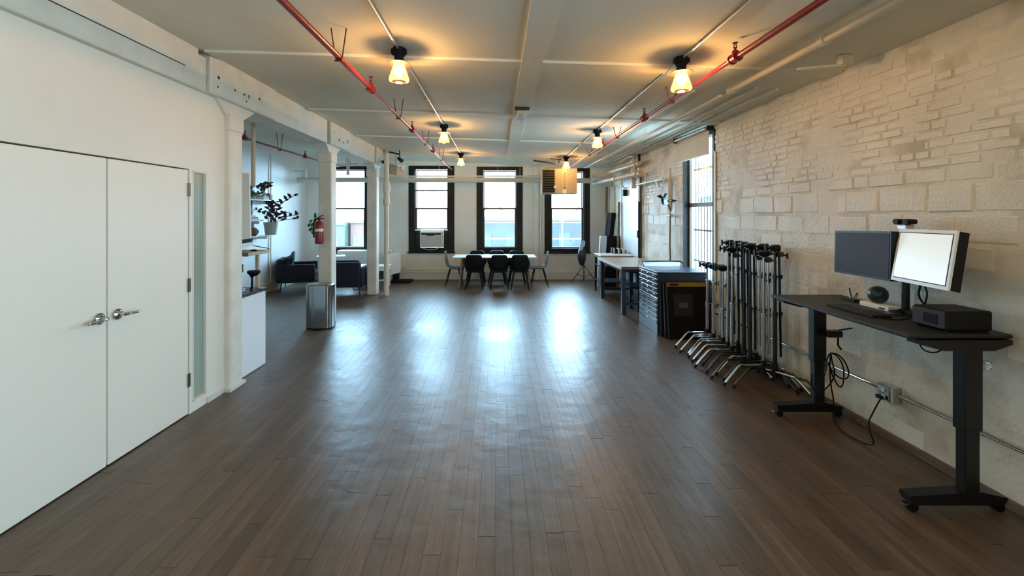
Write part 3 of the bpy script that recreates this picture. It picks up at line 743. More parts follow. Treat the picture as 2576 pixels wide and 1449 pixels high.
# nook: spotlights on a white tee bracket
p=PX(857,424,9.7)
run('nook_conduit','vertical white conduit on the nook wall beside the shelves',[(-4.905,9.45,.2),(-4.905,9.45,2.95)],.014,'white_pipe',joints=[((-4.905,9.45,.55),(0,0,1),.08)])
t=thing('hanging_rail','white hanging rail with upright before the leftmost window','rail',PX(857,420,10.2))
a=PX(838,418,10.2); c=PX(903,410,10.2)
b=B(); b.box(p.x-.03,p.x+.03,10.15,10.2,2.58,3.07); b.make('upright','white_pipe',t)
b=B(); b.beam((a.x,10.18,2.80),(c.x,10.18,2.84),.03,.05); b.make('cross_rail','white_pipe',t)
b=B(); b.cyl((a.x+.42,10.18,2.83),(a.x+.42,10.18,2.92),.02,.01,seg=10); b.make('finial','white_pipe',t)
# thin pipe stub in nook corner
run('nook_stub_pipe','short white pipe with upright end in the nook corner',[PX(738,431,10.6),PX(765,431,10.6),PX(769,424,10.6),PX(769,446,10.6)],.02,'white_pipe')
# far wall conduit, switch
t=run('wall_conduit','vertical white conduit on far wall between right windows',[(1.095,11.16,.15),(1.095,11.16,2.5)],.016,'white_pipe')
b=B(); b.box(1.12,1.19,11.14,11.18,1.30,1.42,bev=.004); b.make('switch_box','galv',t)
run('floor_pipe','thin white heating pipe along far wall above baseboard',[(-2.35,11.1,.27),(-1.1,11.1,.27)],.016,'white_pipe',joints=[((-2.15,11.1,.27),(1,0,0),.08),((-1.95,11.1,.27),(1,0,0),.06)],jr=1.6)
# ================================================================ RIGHT SIDE: standing desk
t=thing('standing_desk','black height adjustable desk on casters against brick wall','desk',(2.58,3.05,0))
B().box(2.285,2.868,2.43,3.66,.960,.985,bev=.006).make('desktop','desk_black',t)
for yc in (3.60,2.45):
    ys = yc-.0
    b=B(); b.slab([(2.33,ys-.04,.958),(2.33,ys-.04,.935),(2.46,ys-.04,.90),(2.74,ys-.04,.90),(2.84,ys-.04,.935),(2.84,ys-.04,.958)],(0,-1,0),.08); b.make('support_arm','black_metal',t)
    b=B(); b.box(2.58,2.685,yc-.035,yc+.035,.45,.91,bev=.006); up=b.make('upper_column','black_metal',t)
    b=B(); b.box(2.590,2.675,yc-.028,yc+.028,.10,.46,bev=.005); b.make('lower_column','black_metal',t)
    b=B(); b.slab([(2.28,yc-.035,.075),(2.30,yc-.035,.045),(2.80,yc-.035,.045),(2.82,yc-.035,.075),(2.82,yc-.035,.085),(2.69,yc-.035,.115),(2.58,yc-.035,.115),(2.28,yc-.035,.095)],(0,-1,0),.07); b.make('foot','black_metal',t)
    for xc in (2.31,2.79):
        b=B(); b.cyl((xc,yc-.012,.026),(xc,yc+.012,.026),.026,seg=14); b.cyl((xc,yc-.025,.026),(xc,yc-.016,.026),.026,seg=14)
        cs=b.make('caster','black_plastic',t,smooth=True)
        b=B(); b.cyl((xc,yc,.03),(xc,yc,.05),.012,seg=8); b.box(xc-.045,xc-.02,yc-.02,yc+.01,.035,.045); b.make('brake','chrome' if xc<2.5 else 'black_metal',cs)
b=B(); b.box(2.60,2.70,2.49,3.56,.915,.945,bev=.003); b.make('crossbeam','black_metal',t)
b=B(); b.box(2.70,2.735,2.42,2.48,.825,.835); b.box(2.70,2.735,2.42,2.48,.795,.803); b.box(2.728,2.735,2.42,2.48,.795,.835); b.make('cable_clip','white_plastic',t)
b=B(); b.box(2.40,2.46,2.95,3.06,.935,.958,bev=.004); b.make('control_box','black_plastic',t)
run('desk_cable','black cable drooping below the middle of standing desk',[(2.45,3.05,.945),(2.50,2.95,.905),(2.56,2.85,.90),(2.60,2.78,.925),(2.62,2.74,.915),(2.66,2.72,.95)],.005,'black_plastic',cat='cable',smooth=2,seg=6)
run('desk_cable','black cable loop under the near end of standing desk',[(2.50,2.60,.90),(2.51,2.58,.85),(2.56,2.56,.84),(2.60,2.55,.87),(2.64,2.53,.90)],.004,'black_plastic',cat='cable',smooth=2,seg=6)

def panel_thing(name,label,cat,quad,th):
    """screen from its TL,TR,BR,BL corners as seen from the front"""
    tl,tr,br,bl=[Vector(p) for p in quad]; u=(tr-tl).normalized(); n=u.cross((bl-tl)).normalized(); v=n.cross(u); c=(tl+tr+br+bl)/4
    if n.dot(Vector((0,0,EYE))-c)<0: n=-n
    w=((tr-tl).length+(br-bl).length)/4; h=((bl-tl).length+(br-tr).length)/4; v=(bl-tl).normalized()
    t=thing(name,label,cat,(c.x,c.y,min(bl.z,br.z))); return t,c,u,v,n,w,h
def rect(c,u,v,w,h): return [c-u*w-v*h,c+u*w-v*h,c+u*w+v*h,c-u*w+v*h]
# dark monitor (left)
def q(px,py,Y): return PX(px,py,Y)
t,c,u,v,n,w,h=panel_thing('monitor','matte dark switched off monitor on left arm over desk','monitor',[q(2101,580,3.47),q(2242,582,2.86),q(2238,703,2.86),q(2099,688,3.47)],.03)
B().slab(rect(c,u,v,w,h),n,.045).make('housing','black_plastic',t)
B().slab(rect(c+n*.002,u,v,w-.014,h-.014),n,.004).make('screen','screen_off',t)
B().slab(rect(c-n*.045,u,v,.06,.06),n,.03).make('mount_plate','black_metal',t)
cL=c-n*.07
# lit monitor (right)
t,c,u,v,n,w,h=panel_thing('monitor','silver framed monitor with glowing white screen on right arm','monitor',[q(2262,575,2.86),q(2408,580,2.42),q(2386,732,2.40),q(2240,703,2.84)],.04)
B().slab(rect(c,u,v,w,h),n,.012).make('bezel','white_plastic',t)
B().slab(rect(c+n*.001,u,v,w-.017,h-.02),n,.003).make('screen_border','black_plastic',t)
B().slab(rect(c+n*.003,u,v,w-.022,h-.026),n,.003).make('screen','screen_on',t)
B().slab(rect(c-n*.012,u,v,w*.99,h*.985),n,.05).make('back_shell','black_plastic',t)
B().slab(rect(c-n*.062,u,v,w*.5,h*.55),n,.03).make('rear_housing','black_plastic',t)
cR=c-n*.09
xp,yp=2.79,2.99
t=thing('monitor_stand','black twin monitor pole stand with two round top knobs','stand',(xp,yp,.985))
B().box(xp-.06,xp+.05,yp-.06,yp+.06,.985,1.0,bev=.004).make('base_clamp','black_metal',t)
B().cyl((xp,yp,1.0),(xp,yp,1.56),.022,seg=16).make('pole','black_metal',t,smooth=True)
b=B(); b.tube([(xp,yp,1.33),((xp+cL.x)/2+.04,(yp+cL.y)/2,1.34),cL],.016,seg=8,smooth=1); b.make('arm','black_metal',t,smooth=True)
b=B(); b.tube([(xp,yp,1.37),((xp+cR.x)/2+.05,(yp+cR.y)/2,1.36),cR],.016,seg=8,smooth=1); b.make('arm','black_metal',t,smooth=True)
b=B(); b.box(xp-.03,xp+.03,yp-.035,yp+.035,1.55,1.585,bev=.006); b.make('head_block','galv',t)
for dy in (-.036,.036):
    b=B(); b.cyl((xp-.04,yp+dy,1.605),(xp-.005,yp+dy,1.605),.02,seg=18); b.cyl((xp-.004,yp+dy,1.605),(xp+.03,yp+dy,1.605),.018,seg=14); b.make('knob','black_plastic',t,smooth=True)
run('monitor_cable','black cables hanging behind the monitor stand pole',[(2.82,2.96,1.32),(2.83,2.92,1.2),(2.82,2.94,1.1),(2.83,2.86,1.03),(2.84,2.82,.99)],.007,'black_plastic',cat='cable',smooth=2,seg=6)
run('monitor_cable','thin black cable crossing in front of others behind pole',[(2.81,2.97,1.28),(2.82,2.86,1.16),(2.83,2.90,1.05),(2.84,2.90,.99)],.005,'black_plastic',cat='cable',smooth=2,seg=6)
# things on the desk
t=thing('white_box','flat white box with small dark print on the desk','box',(2.74,3.12,.985))
B().box(2.68,2.80,3.00,3.24,.985,1.018,bev=.003).make('carton','paper',t)
B().box(2.678,2.680,3.03,3.075,.993,1.003).make('print','black_plastic',t)
t=thing('orb_speaker','glossy black ball shaped speaker on the flat white box','speaker',(2.74,3.15,1.018))
B().lathe((2.74,3.15,1.018),[(.022,0),(.045,.012),(.058,.038),(.061,.062),(.055,.09),(.035,.112),(.012,.12),(.002,.121)],seg=28).make('body','umbrella_dark',t,smooth=True)
B().cyl((2.74,3.15,1.139),(2.74,3.15,1.142),.010,seg=14).make('cap_light','white_plastic',t)
t=thing('pen_tray','small dark tray with pens at the far desk side','tray',(2.76,3.42,.985))
B().box(2.72,2.80,3.34,3.46,.985,1.0,bev=.003).make('dish','black_plastic',t)
for k,(dx,dy,dz,m) in enumerate(((-.02,.0,.085,'leaf_green'),(.0,.04,.05,'paper'),(.01,-.04,.05,'black_plastic'),(-.01,-.07,.045,'pot_grey'),(.02,.06,.04,'black_plastic'))):
    B().cyl((2.755+dx*.2,3.40+dy*.3,1.0),(2.755+dx,3.40+dy,1.0+dz),.005,seg=6).make('pen',m,t)
t=thing('keyboard','slim black keyboard lying on the desk','keyboard',(2.48,3.02,.985))
B().box(2.42,2.55,2.82,3.22,.985,.997,bev=.004).make('body','black_plastic',t)
b=B()
for i in range(4):
    for j in range(13): b.box(2.430+i*.029,2.453+i*.029,2.835+j*.029,2.858+j*.029,.997,1.001)
b.make('keys','desk_black',t,kind='stuff')
t=thing('mouse','black mouse with a silver edge near the monitor pole','mouse',(2.66,2.93,.985))
b=B(); b.sph((2.66,2.93,.985),.032,sc=(1,1.6,.9)); bmesh.ops.bisect_plane(b.bm,geom=b.bm.verts[:]+b.bm.edges[:]+b.bm.faces[:],plane_co=(0,0,.9855),plane_no=(0,0,-1),clear_outer=True); b.make('shell','black_plastic',t,smooth=True)
B().tube([(2.625,2.90,.992),(2.625,2.96,.992)],.003,seg=6).make('trim_edge','chrome',t)
t=thing('dock','small black dock between the white box and pole','dock',(2.77,2.95,.985))
B().box(2.73,2.81,2.86,2.98,.985,1.012,bev=.004).make('case','black_plastic',t)
run('desk_cable','thin black cord across the desk top',[(2.43,3.22,.989),(2.40,3.1,.988),(2.41,2.9,.988),(2.5,2.74,.988),(2.66,2.82,.988)],.003,'black_plastic',cat='cable',smooth=2,seg=6)
t=thing('desk_printer','boxy black desktop unit with grey front at near desk end','printer',(2.67,2.57,.985))
B().box(2.54,2.80,2.47,2.68,.992,1.105,bev=.008).make('casing','black_plastic',t)
B().box(2.532,2.541,2.478,2.672,1.0,1.098,bev=.003).make('front_panel','screen_off',t)
B().box(2.529,2.533,2.52,2.60,1.02,1.075).make('slot','black_matte',t)
for (xx,yy) in ((2.56,2.49),(2.78,2.49),(2.56,2.66),(2.78,2.66)): B().cyl((xx,yy,.985),(xx,yy,.993),.01,seg=8).make('foot','black_plastic',t)

# cable coil on the far desk leg + cord to the outlet
t=thing('leg_clamp','black clamp holding the cord on the far desk leg','clamp',(2.63,3.53,.70))
B().box(2.64,2.76,3.49,3.56,.67,.72,bev=.006).make('jaw','black_metal',t)
B().cyl((2.70,3.47,.735),(2.79,3.44,.76),.006,seg=8).make('lever','black_metal',t)
B().tube([(2.74,3.52,.67),(2.74,3.52,.60),(2.76,3.51,.57)],.008,seg=6).make('hook','black_metal',t)
def lp(px,py,Y=3.5): return PX(px,py,Y)
z5=[(2089,888),(2120,900),(2137,935),(2132,955),(2112,953),(2085,920),(2080,905)]
t=thing('coiled_cable','loops of black cable hanging from the far desk leg clamp','cable',PX(2090,890,3.45))
loops=[[(2088,888),(2108,890),(2128,912),(2137,940),(2130,954),(2112,952),(2090,930),(2082,910)],
       [(2088,888),(2105,893),(2120,915),(2124,945),(2119,975),(2108,972),(2094,945),(2084,915)],
       [(2086,890),(2080,905),(2072,925),(2070,945),(2073,948),(2080,915)],
       [(2090,888),(2094,915),(2101,935),(2096,955),(2084,972),(2066,987),(2050,985),(2040,965),(2043,940)]]
for k,l in enumerate(loops): B().tube([PX(x,y,3.46+.012*k) for x,y in l],.0055,seg=6,smooth=2).make('loop','black_plastic',t,smooth=True)
b=B(); b.tube([PX(2089,888,3.46),PX(2087,930,3.47),PX(2090,970,3.5),PX(2099,1015,3.56),(2.68,3.50,.02),(2.60,3.30,.008),(2.66,3.06,.008),PX(2180,1070,3.12),PX(2200,1030,3.17),PX(2215,1003,3.19),(2.83,3.21,.315)],.0055,seg=6,smooth=2); b.make('long_cord','black_plastic',t,smooth=True)
# conduit on the brick wall with the outlet
run('wall_conduit','silver conduit running low along the brick wall, near run',[(2.868,YB,.356),(2.868,3.12,.356)],.010,'chrome',joints=[((2.868,2.6,.356),(0,1,0),.05)])
run('wall_conduit','silver conduit running low along the brick wall behind stands',[(2.868,3.27,.356),(2.868,5.8,.356)],.010,'chrome',joints=[((2.868,3.9,.356),(0,1,0),.05),((2.868,4.9,.356),(0,1,0),.05)])
t=thing('outlet_box','square metal outlet box on the silver conduit, brick wall','outlet',(2.86,3.195,.30))
B().box(2.825,2.882,3.13,3.26,.29,.41,bev=.006).make('box','galv',t)
B().box(2.818,2.826,3.15,3.24,.30,.40,bev=.002).make('cover','steel',t)
for zz in (.325,.375): B().cyl((2.812,3.195,zz),(2.819,3.195,zz),.016,seg=12).make('socket','white_plastic',t)
B().box(2.79,2.825,3.185,3.235,.305,.33,bev=.004).make('plug','black_plastic',t)

# ================================================================ light stands (two heights, nested)
def make_stand(h,label,met,leg_met,arm=True):
    t=thing('light_stand',label,'stand',(0,0,0),0,None)
    b=B(); b.cyl((0,0,.10),(0,0,h*.52),.0185,seg=12); b.cyl((0,0,h*.52-.03),(0,0,h*.52+.02),.022,seg=12); b.make('base_column',met,t,local=True,smooth=True)
    b=B(); b.cyl((0,0,h*.5),(0,0,h*.78),.015,seg=10); b.cyl((0,0,h*.78-.02),(0,0,h*.78+.02),.019,seg=12); b.cyl((0,0,h*.76),(0,0,h-.05),.0115,seg=10); b.make('riser',met,t,local=True,smooth=True)
    for zz in (h*.52,h*.78):
        b=B(); b.cyl((0,0,zz),(.055,-.01,zz),.006,seg=6); b.beam((.05,-.01,zz-.02),(.06,-.01,zz+.02),.012,.012); b.make('knob','black_metal',t,local=True)
    b=B(); b.cyl((0,0,.10),(0,0,.24),.026,seg=12); b.make('hub','black_metal',t,local=True,smooth=True)
    for ang,zz,L in ((180,.195,.235),(-62,.16,.28),(62,.13,.22)):
        a=math.radians(ang); d=Vector((math.cos(a),math.sin(a),0))
        pts=[Vector((0,0,zz)),d*(L*.55)+Vector((0,0,zz)),d*L+Vector((0,0,zz)),d*(L+.03)+Vector((0,0,zz-.025)),d*(L+.155)+Vector((0,0,.022)),d*(L+.165)+Vector((0,0,.010))]
        b=B(); b.tube(pts,.0115,seg=9); lg=b.make('leg',leg_met,t,local=True,smooth=True)
        b=B(); b.cyl(d*(L+.150)+Vector((0,0,.034)),d*(L+.166)+Vector((0,0,.002)),.014,.015,seg=9); b.make('foot_cap','black_plastic',lg,local=True)
    b=B(); b.cyl((-.03,0,h-.025),(.035,0,h-.025),.034,seg=14); b.cyl((-.055,0,h-.025),(-.03,0,h-.025),.022,seg=10); b.cyl((0,0,h-.06),(0,0,h-.02),.02,seg=10); b.make('grip_head','black_metal',t,local=True,smooth=True)
    b=B(); b.cyl((-.05,0,h-.025),(-.085,0,h-.02),.010,seg=8); b.beam((-.088,0,h-.055),(-.088,0,h+.012),.016,.016); b.make('t_handle','black_metal',t,local=True)
    if arm:
        b=B(); b.cyl((.035,-.005,h-.01),(.048,-.012,.30),.0105,seg=9); b.make('gobo_arm',met,t,local=True,smooth=True)
        b=B(); b.cyl((.02,-.02,h-.085),(.06,.0,h-.085),.027,seg=12); b.cyl((.06,0,h-.085),(.11,-.01,h-.10),.008,seg=8); b.beam((.108,-.01,h-.075),(.112,-.01,h-.125),.014,.014); b.make('arm_head','black_metal',t,local=True)
    return t
ordn=['nearest the desk','second from the desk','third from the desk','fourth from the desk','fifth from the desk','sixth from the desk','seventh from the desk','eighth from the desk','ninth from the desk','tenth from the desk','last tall one']
A=make_stand(1.36,'tall black grip stand in the row by brick wall, '+ordn[0],'dark_chrome','dark_chrome')
Bs=make_stand(1.30,'tall chrome grip stand in the row by brick wall, '+ordn[1],'chrome','chrome')
yy=[4.17,4.25,4.33,4.41,4.49,4.57,4.65,4.73,4.81,4.89,4.97]
xo=[.01,-.05,.0,-.09,.015,-.06,-.02,-.10,.01,-.06,.0]
for k,y in enumerate(yy):
    blk = k in (0,2,3,5,6,8,10)
    src=A if blk else Bs
    p=(2.635+xo[k],y,0); rz=math.radians([0,3,-2,2,-3,1,3,-1,2,-2,1][k])
    lab='tall %s grip stand in the row by brick wall, %s'%('black' if blk else 'chrome',ordn[k])
    if k==0: A.location=p; A.rotation_euler=(0,0,rz)
    elif k==1: Bs.location=p; Bs.rotation_euler=(0,0,rz)
    else:
        o=dup(src,p,rz,lab)
for o in [o for o in bpy.data.objects if o.name.startswith('light_stand') and o.parent is None]: o['group']='grip stands along the brick wall'
Cc=make_stand(1.06,'short chrome grip stand nearest to the tall stands','chrome','chrome',arm=False)
Cc['group']='short chrome stands beside the black cases'
ords=['second of the five short ones','middle of the five short ones','fourth of the five short ones','farthest, next to the yellow edged case']
Cc.location=(2.60,5.05,0)
for k,y in enumerate((5.14,5.23,5.33,5.43)):
    dup(Cc,(2.60+(.02,-.02,.03,.0)[k],y,0),math.radians((2,-2,3,0)[k]),'short chrome grip stand, '+ords[k])

# ================================================================ flat file cabinet
fx0,fx1,fy0,fy1=2.185,2.865,6.0,6.77
t=thing('flat_file_cabinet','blue grey enamel flat file cabinet with ten shallow drawers','cabinet',((fx0+fx1)/2,(fy0+fy1)/2,0))
b=B(); b.box(fx0+.012,fx1,fy0,fy1,.13,.842,bev=.004); b.make('carcass','blue_steel',t)
b=B(); b.box(fx0,fx1,fy0-.003,fy1+.003,.842,.868,bev=.006); b.make('top','blue_steel',t)
b=B(); b.box(fx0+.005,fx1,fy0+.003,fy1-.003,0,.13,bev=.003); b.make('plinth','blue_steel',t)
b=B(); b.box(fx0-.002,fx0+.02,fy0,fy1,.483,.503,bev=.002); b.make('divider_strip','steel',t)
def drawer(z0,z1):
    d=B(); d.box(fx0,fx0+.02,fy0+.012,fy1-.012,z0+.004,z1-.004,bev=.004); dr=d.make('drawer','blue_steel',t)
    for yh in (fy0+.14,fy1-.14):
        h=B(); zc=(z0+z1)/2
        h.lathe((fx0-.001,yh,zc-.002),[(.002,-.014),(.016,-.010),(.020,0),(.016,.008),(.002,.010)],seg=12,mtx=Matrix.Diagonal((.6,1.6,1))); h.make('cup_handle','steel',dr,smooth=True)
    h=B(); h.box(fx0-.004,fx0+.001,(fy0+fy1)/2-.035,(fy0+fy1)/2+.035,(z0+z1)/2-.012,(z0+z1)/2+.012,bev=.002); h.make('label_holder','steel',dr)
for k in range(5):
    drawer(.508+k*.0655,.508+(k+1)*.0655); drawer(.140+k*.0675,.140+(k+1)*.0675)
t=thing('rail_tray','white tray with black tubular rim on the flat file cabinet','tray',(2.51,6.72,.868))
B().tube([(2.20,6.58,.875),(2.20,6.70,.935),(2.23,6.72,.942),(2.79,6.72,.942),(2.82,6.70,.93),(2.82,6.60,.875)],.010,seg=8,smooth=1).make('rim','black_metal',t,smooth=True)
B().box(2.22,2.80,6.725,6.74,.868,.932).make('back_panel','paper',t)
# leaning cases
def leaning(name,label,y_bot,y_top,x0,x1,zt,th,mats):
    t=thing(name,label,'case',((x0+x1)/2,y_bot,0))
    n=Vector((0,-zt,(y_top-y_bot))).normalized(); n=Vector((0,-zt,y_top-y_bot)).normalized()
    def qd(a,c,z0,z1,o=0):
        f=lambda x,z: Vector((x,y_bot+(y_top-y_bot)*z/zt,z))+n*o
        return [f(a,z0),f(c,z0),f(c,z1),f(a,z1)]
    B().slab(qd(x0,x1,.004,zt),n,th).make('shell',mats,t); return t,qd,n
t,qd,n=leaning('portfolio_case','black case with yellow top edge leaning against flat file','  ' and 5.80,5.905,2.27,2.845,.745,.03,'black_matte')
B().slab(qd(2.275,2.84,.685,.740,.004),n,.006).make('yellow_edge','yellow',t)
B().slab(qd(2.32,2.43,.695,.728,.006),n,.003).make('edge_print','label_brown',t)
B().slab(qd(2.36,2.62,.31,.59,.003),n,.004).make('printed_panel','label_brown',t)
B().slab(qd(2.43,2.55,.405,.475,.006),n,.004).make('paper_label','label_grey',t)
for (xx) in (2.275,2.835): B().tube(qd(xx,xx,.01,.74,.0)[1:3],.008,seg=6).make('edge_tube','black_metal',t)
t,qd,n=leaning('portfolio_case','plain black case in the middle of the leaning stack',5.865,5.945,2.245,2.83,.72,.022,'black_matte')
B().tube(qd(2.25,2.25,.01,.715,.0)[1:3],.007,seg=6).make('edge_tube','blue_steel',t)
t,qd,n=leaning('portfolio_case','thin black case at the back, touching the flat file',5.925,5.972,2.215,2.82,.73,.02,'black_matte')
B().tube(qd(2.22,2.22,.01,.725,.0)[1:3],.006,seg=6).make('edge_tube','black_metal',t)

# ================================================================ work benches
t=thing('work_bench','wood topped work bench with square steel legs beyond flat file','bench',(2.44,8.0,0))
b=B(); b.box(2.03,2.86,7.18,8.82,.758,.797,bev=.003); b.make('top','bench_wood',t)
B().box(2.026,2.864,7.172,7.182,.755,.800).make('end_band','dark_wood_edge',t)
B().box(2.022,2.031,7.172,8.83,.755,.800).make('edge_band','white_lam',t)
for xx in (2.09,2.79):
    for yb in (7.26,8.72): B().box(xx-.035,xx+.035,yb-.035,yb+.035,0,.757,bev=.003).make('leg','blue_steel',t)
for (a,c,d,e,z) in ((2.09,2.79,7.24,7.28,.70),(2.09,2.79,8.70,8.74,.70),(2.09,2.79,7.24,7.28,.16),(2.09,2.79,8.70,8.74,.16)): B().box(a+.036,c-.036,d,e,z,z+.045).make('stretcher','blue_steel',t)
B().box(2.74,2.78,7.30,8.68,.70,.745).make('stretcher','blue_steel',t)
B().box(2.08,2.11,7.30,8.68,.70,.745).make('stretcher','blue_steel',t)
t=thing('shelf_cart','dark steel cart on casters parked under the wood bench','cart',(2.55,8.0,0))
for xx in (2.35,2.70):
    for yb in (7.75,8.25): 
        B().box(xx-.018,xx+.018,yb-.018,yb+.018,.07,.66).make('post','steel',t)
        B().cyl((xx-.015,yb,.035),(xx+.015,yb,.035),.035,seg=14).make('caster','black_plastic',t,smooth=True)
for z in (.12,.36,.62): B().box(2.33,2.72,7.73,8.27,z,z+.02).make('shelf','black_metal',t)
t=thing('tool_box','black box on the lower level under the wood bench','box',(2.5,7.55,0))
B().box(2.38,2.72,7.42,7.68,0,.32,bev=.01).make('body','black_plastic',t)
B().box(2.375,2.725,7.415,7.685,.32,.36,bev=.01).make('lid','black_plastic',t)
t=thing('back_bench','rolling steel bench with pale top in the far corner','bench',(2.48,9.3,0))
bx0,bx1,b0,b1=2.105,2.79,8.97,9.55
B().box(bx0,bx1,b0,b1,.800,.822,bev=.003).make('top','white_lam',t)
B().box(bx0+.01,bx1-.01,b0+.005,b1-.01,.755,.799).make('apron','dark_wood_edge',t)
for xx in (bx0+.03,bx1-.03):
    for yb in (b0+.03,b1-.03):
        B().box(xx-.02,xx+.02,yb-.02,yb+.02,.08,.756).make('leg','black_metal',t)
        B().cyl((xx-.014,yb,.04),(xx+.014,yb,.04),.04,seg=14).make('caster','black_plastic',t,smooth=True)
for z in (.25,.58): B().box(bx0+.005,bx1-.005,b0+.005,b1-.005,z,z+.02).make('shelf','blue_steel',t)
# row of thin pieces on the back bench
cols=['black_plastic','paper','black_plastic','black_matte','paper','book_grey','black_plastic','paper','panel_white','book_grey','paper']
for k,m in enumerate(cols):
    x=2.46+k*.031; hh=(.13,.115,.12,.105,.115,.10,.095,.10,.09,.085,.09)[k]
    b=B(); b.box(x,x+.022,9.40,9.52,.822,.822+hh,bev=.002)
    o=b.make('thin_binder',m,None,label='thin upright binder in the row on the far bench, %s from the left'%(['first','second','third','fourth','fifth','sixth','seventh','eighth','ninth','tenth','last'][k]),cat='binder',group='binders on the back bench')

# leaning boards in the corner
def board(name,label,foot,top,mat,w,th,edge=None,round_=0):
    """foot/top: (x,y) at floor and (x,y,z) at top, width along x"""
    f=Vector((foot[0],foot[1],0.0)); tp=Vector(top); t=thing(name,label,'board',f)
    d=(tp-f).normalized(); u=Vector((1,0,0)); n=u.cross(d).normalized()
    if n.y>0: n=-n
    quad=[f,f+u*w,tp+u*w,tp]
    if round_:
        quad=[f,f+u*w,tp+u*w-d*round_,tp+u*(w-round_*.3)-d*round_*.3,tp+u*(w-round_),tp+u*round_*.3]
        quad.append(tp-d*round_*.3)
    B().slab(quad,n,th).make('panel',mat,t)
    if edge:
        quad=[f-u*edge[0]+Vector((0,-.001,0)),f,tp,tp-u*edge[0]]
        B().slab(quad,n,th*.9).make('edge_face',edge[1],t)
    return t
board('foam_board','low black foam board with silver blue edge in corner',(2.42,9.98),(2.53,10.12,1.17),'black_matte',.34,.08,edge=(.15,'pale_blue'))
board('foam_board','taller round cornered black board leaning behind the low one',(2.52,10.36),(2.77,10.6,1.71),'black_matte',.10,.07,edge=(.12,'blue_steel'),round_=.04)
board('plank_board','tall white board leaning in the corner beside brown edge',(2.74,10.66),(2.80,10.82,2.36),'paper',.08,.03)
board('plank_board','tall brown edged board standing right in the room corner',(2.66,10.88),(2.72,10.98,2.36),'board_brown',.05,.03)
board('plank_board','narrow dark brown board tapering up by the white panel',(2.70,9.98),(2.755,10.0,1.95),'board_brown',.045,.03)

# standing umbrella light by the right far window
xt,yt=2.12,10.75
t=thing('tripod_lamp','folded dark lamp head on a black tripod near corner','lamp',(xt,yt,0))
B().cyl((xt,yt,.06),(xt,yt,.95),.012,seg=8).make('pole','black_metal',t)
for a in (200,320,80):
    a=math.radians(a); d=Vector((math.cos(a),math.sin(a),0))
    if d.y>.3: d*=.7
    B().cyl(Vector((xt,yt,.42)),Vector((xt,yt,.0))+d*.36+Vector((0,0,.01)),.009,seg=6).make('leg','black_metal',t)
    B().cyl(Vector((xt,yt,.12)),Vector((xt,yt,.21))+d*.19,.006,seg=6).make('strut','black_metal',t)
B().lathe((xt-.06,yt-.04,.40),[(.02,.0),(.07,.05),(.11,.16),(.12,.26),(.09,.38),(.04,.46),(.01,.50)],seg=18,sx=.9).make('lamp_head','umbrella_dark',t,smooth=True)
b=B(); p=PX(1465,610,10.6); b.slab([p+Vector(v) for v in ((-.02,0,-.20),(-.075,0,-.15),(-.03,0,.02),(.03,0,.06),(.075,0,.02),(.065,0,-.08),(.02,0,-.12))],(0,-1,.2),.02); b.make('reflector_flap','pale_blue',t)

# bird ornament
p=PX(1672,505,6.95)
t=thing('bird_ornament','blue black and white paper bird hanging by brick wall','ornament',p)
def bp(px,py,dy=0): 
    v=PX(px,py,6.95); v.y+=dy; return v
b=B(); b.tube([bp(1667,496),bp(1669,505),bp(1673,512),bp(1679,514)],[.02,.045,.04,.02],seg=10); b.make('body','pale_blue',t,smooth=True)
b=B(); b.tube([bp(1667,514,-.02),bp(1665,504,-.03),bp(1664,497,-.02),bp(1660,493),bp(1656,494),bp(1652,493)],[.012,.022,.02,.03,.016,.003],seg=10); b.make('head','black_matte',t,smooth=True)
b=B(); b.slab([bp(1666,498,-.03),bp(1669,487,-.05),bp(1677,487,-.04),bp(1671,498,-.02)],(0,-1,0),.008); b.make('wing','black_matte',t)
b=B(); b.slab([bp(1667,500,-.06),bp(1675,496,-.06),bp(1676,499,-.06),bp(1669,503,-.06)],(0,-1,0),.01); b.make('wing_patch','blue',t)
b=B(); b.slab([bp(1673,506,-.08),bp(1680,502,-.08),bp(1692,502,-.06),bp(1701,505,-.05),bp(1692,508,-.06),bp(1679,508,-.08)],(0,-1,.1),.008); b.make('wing','black_matte',t)
b=B(); b.slab([bp(1678,504,-.09),bp(1683,503,-.09),bp(1683,506,-.09),bp(1679,507,-.09)],(0,-1,.1),.006); b.make('yellow_patch','yellow',t)
b=B(); b.slab([bp(1678,513),bp(1682,515),bp(1691,531),bp(1686,527)],(0,-1,0),.008); b.make('tail','black_matte',t)
v=bp(1670,498); b=B(); b.cyl(v,(v.x,v.y,ceilz(v.x)),.0012,seg=4); b.make('thread','paper',t)

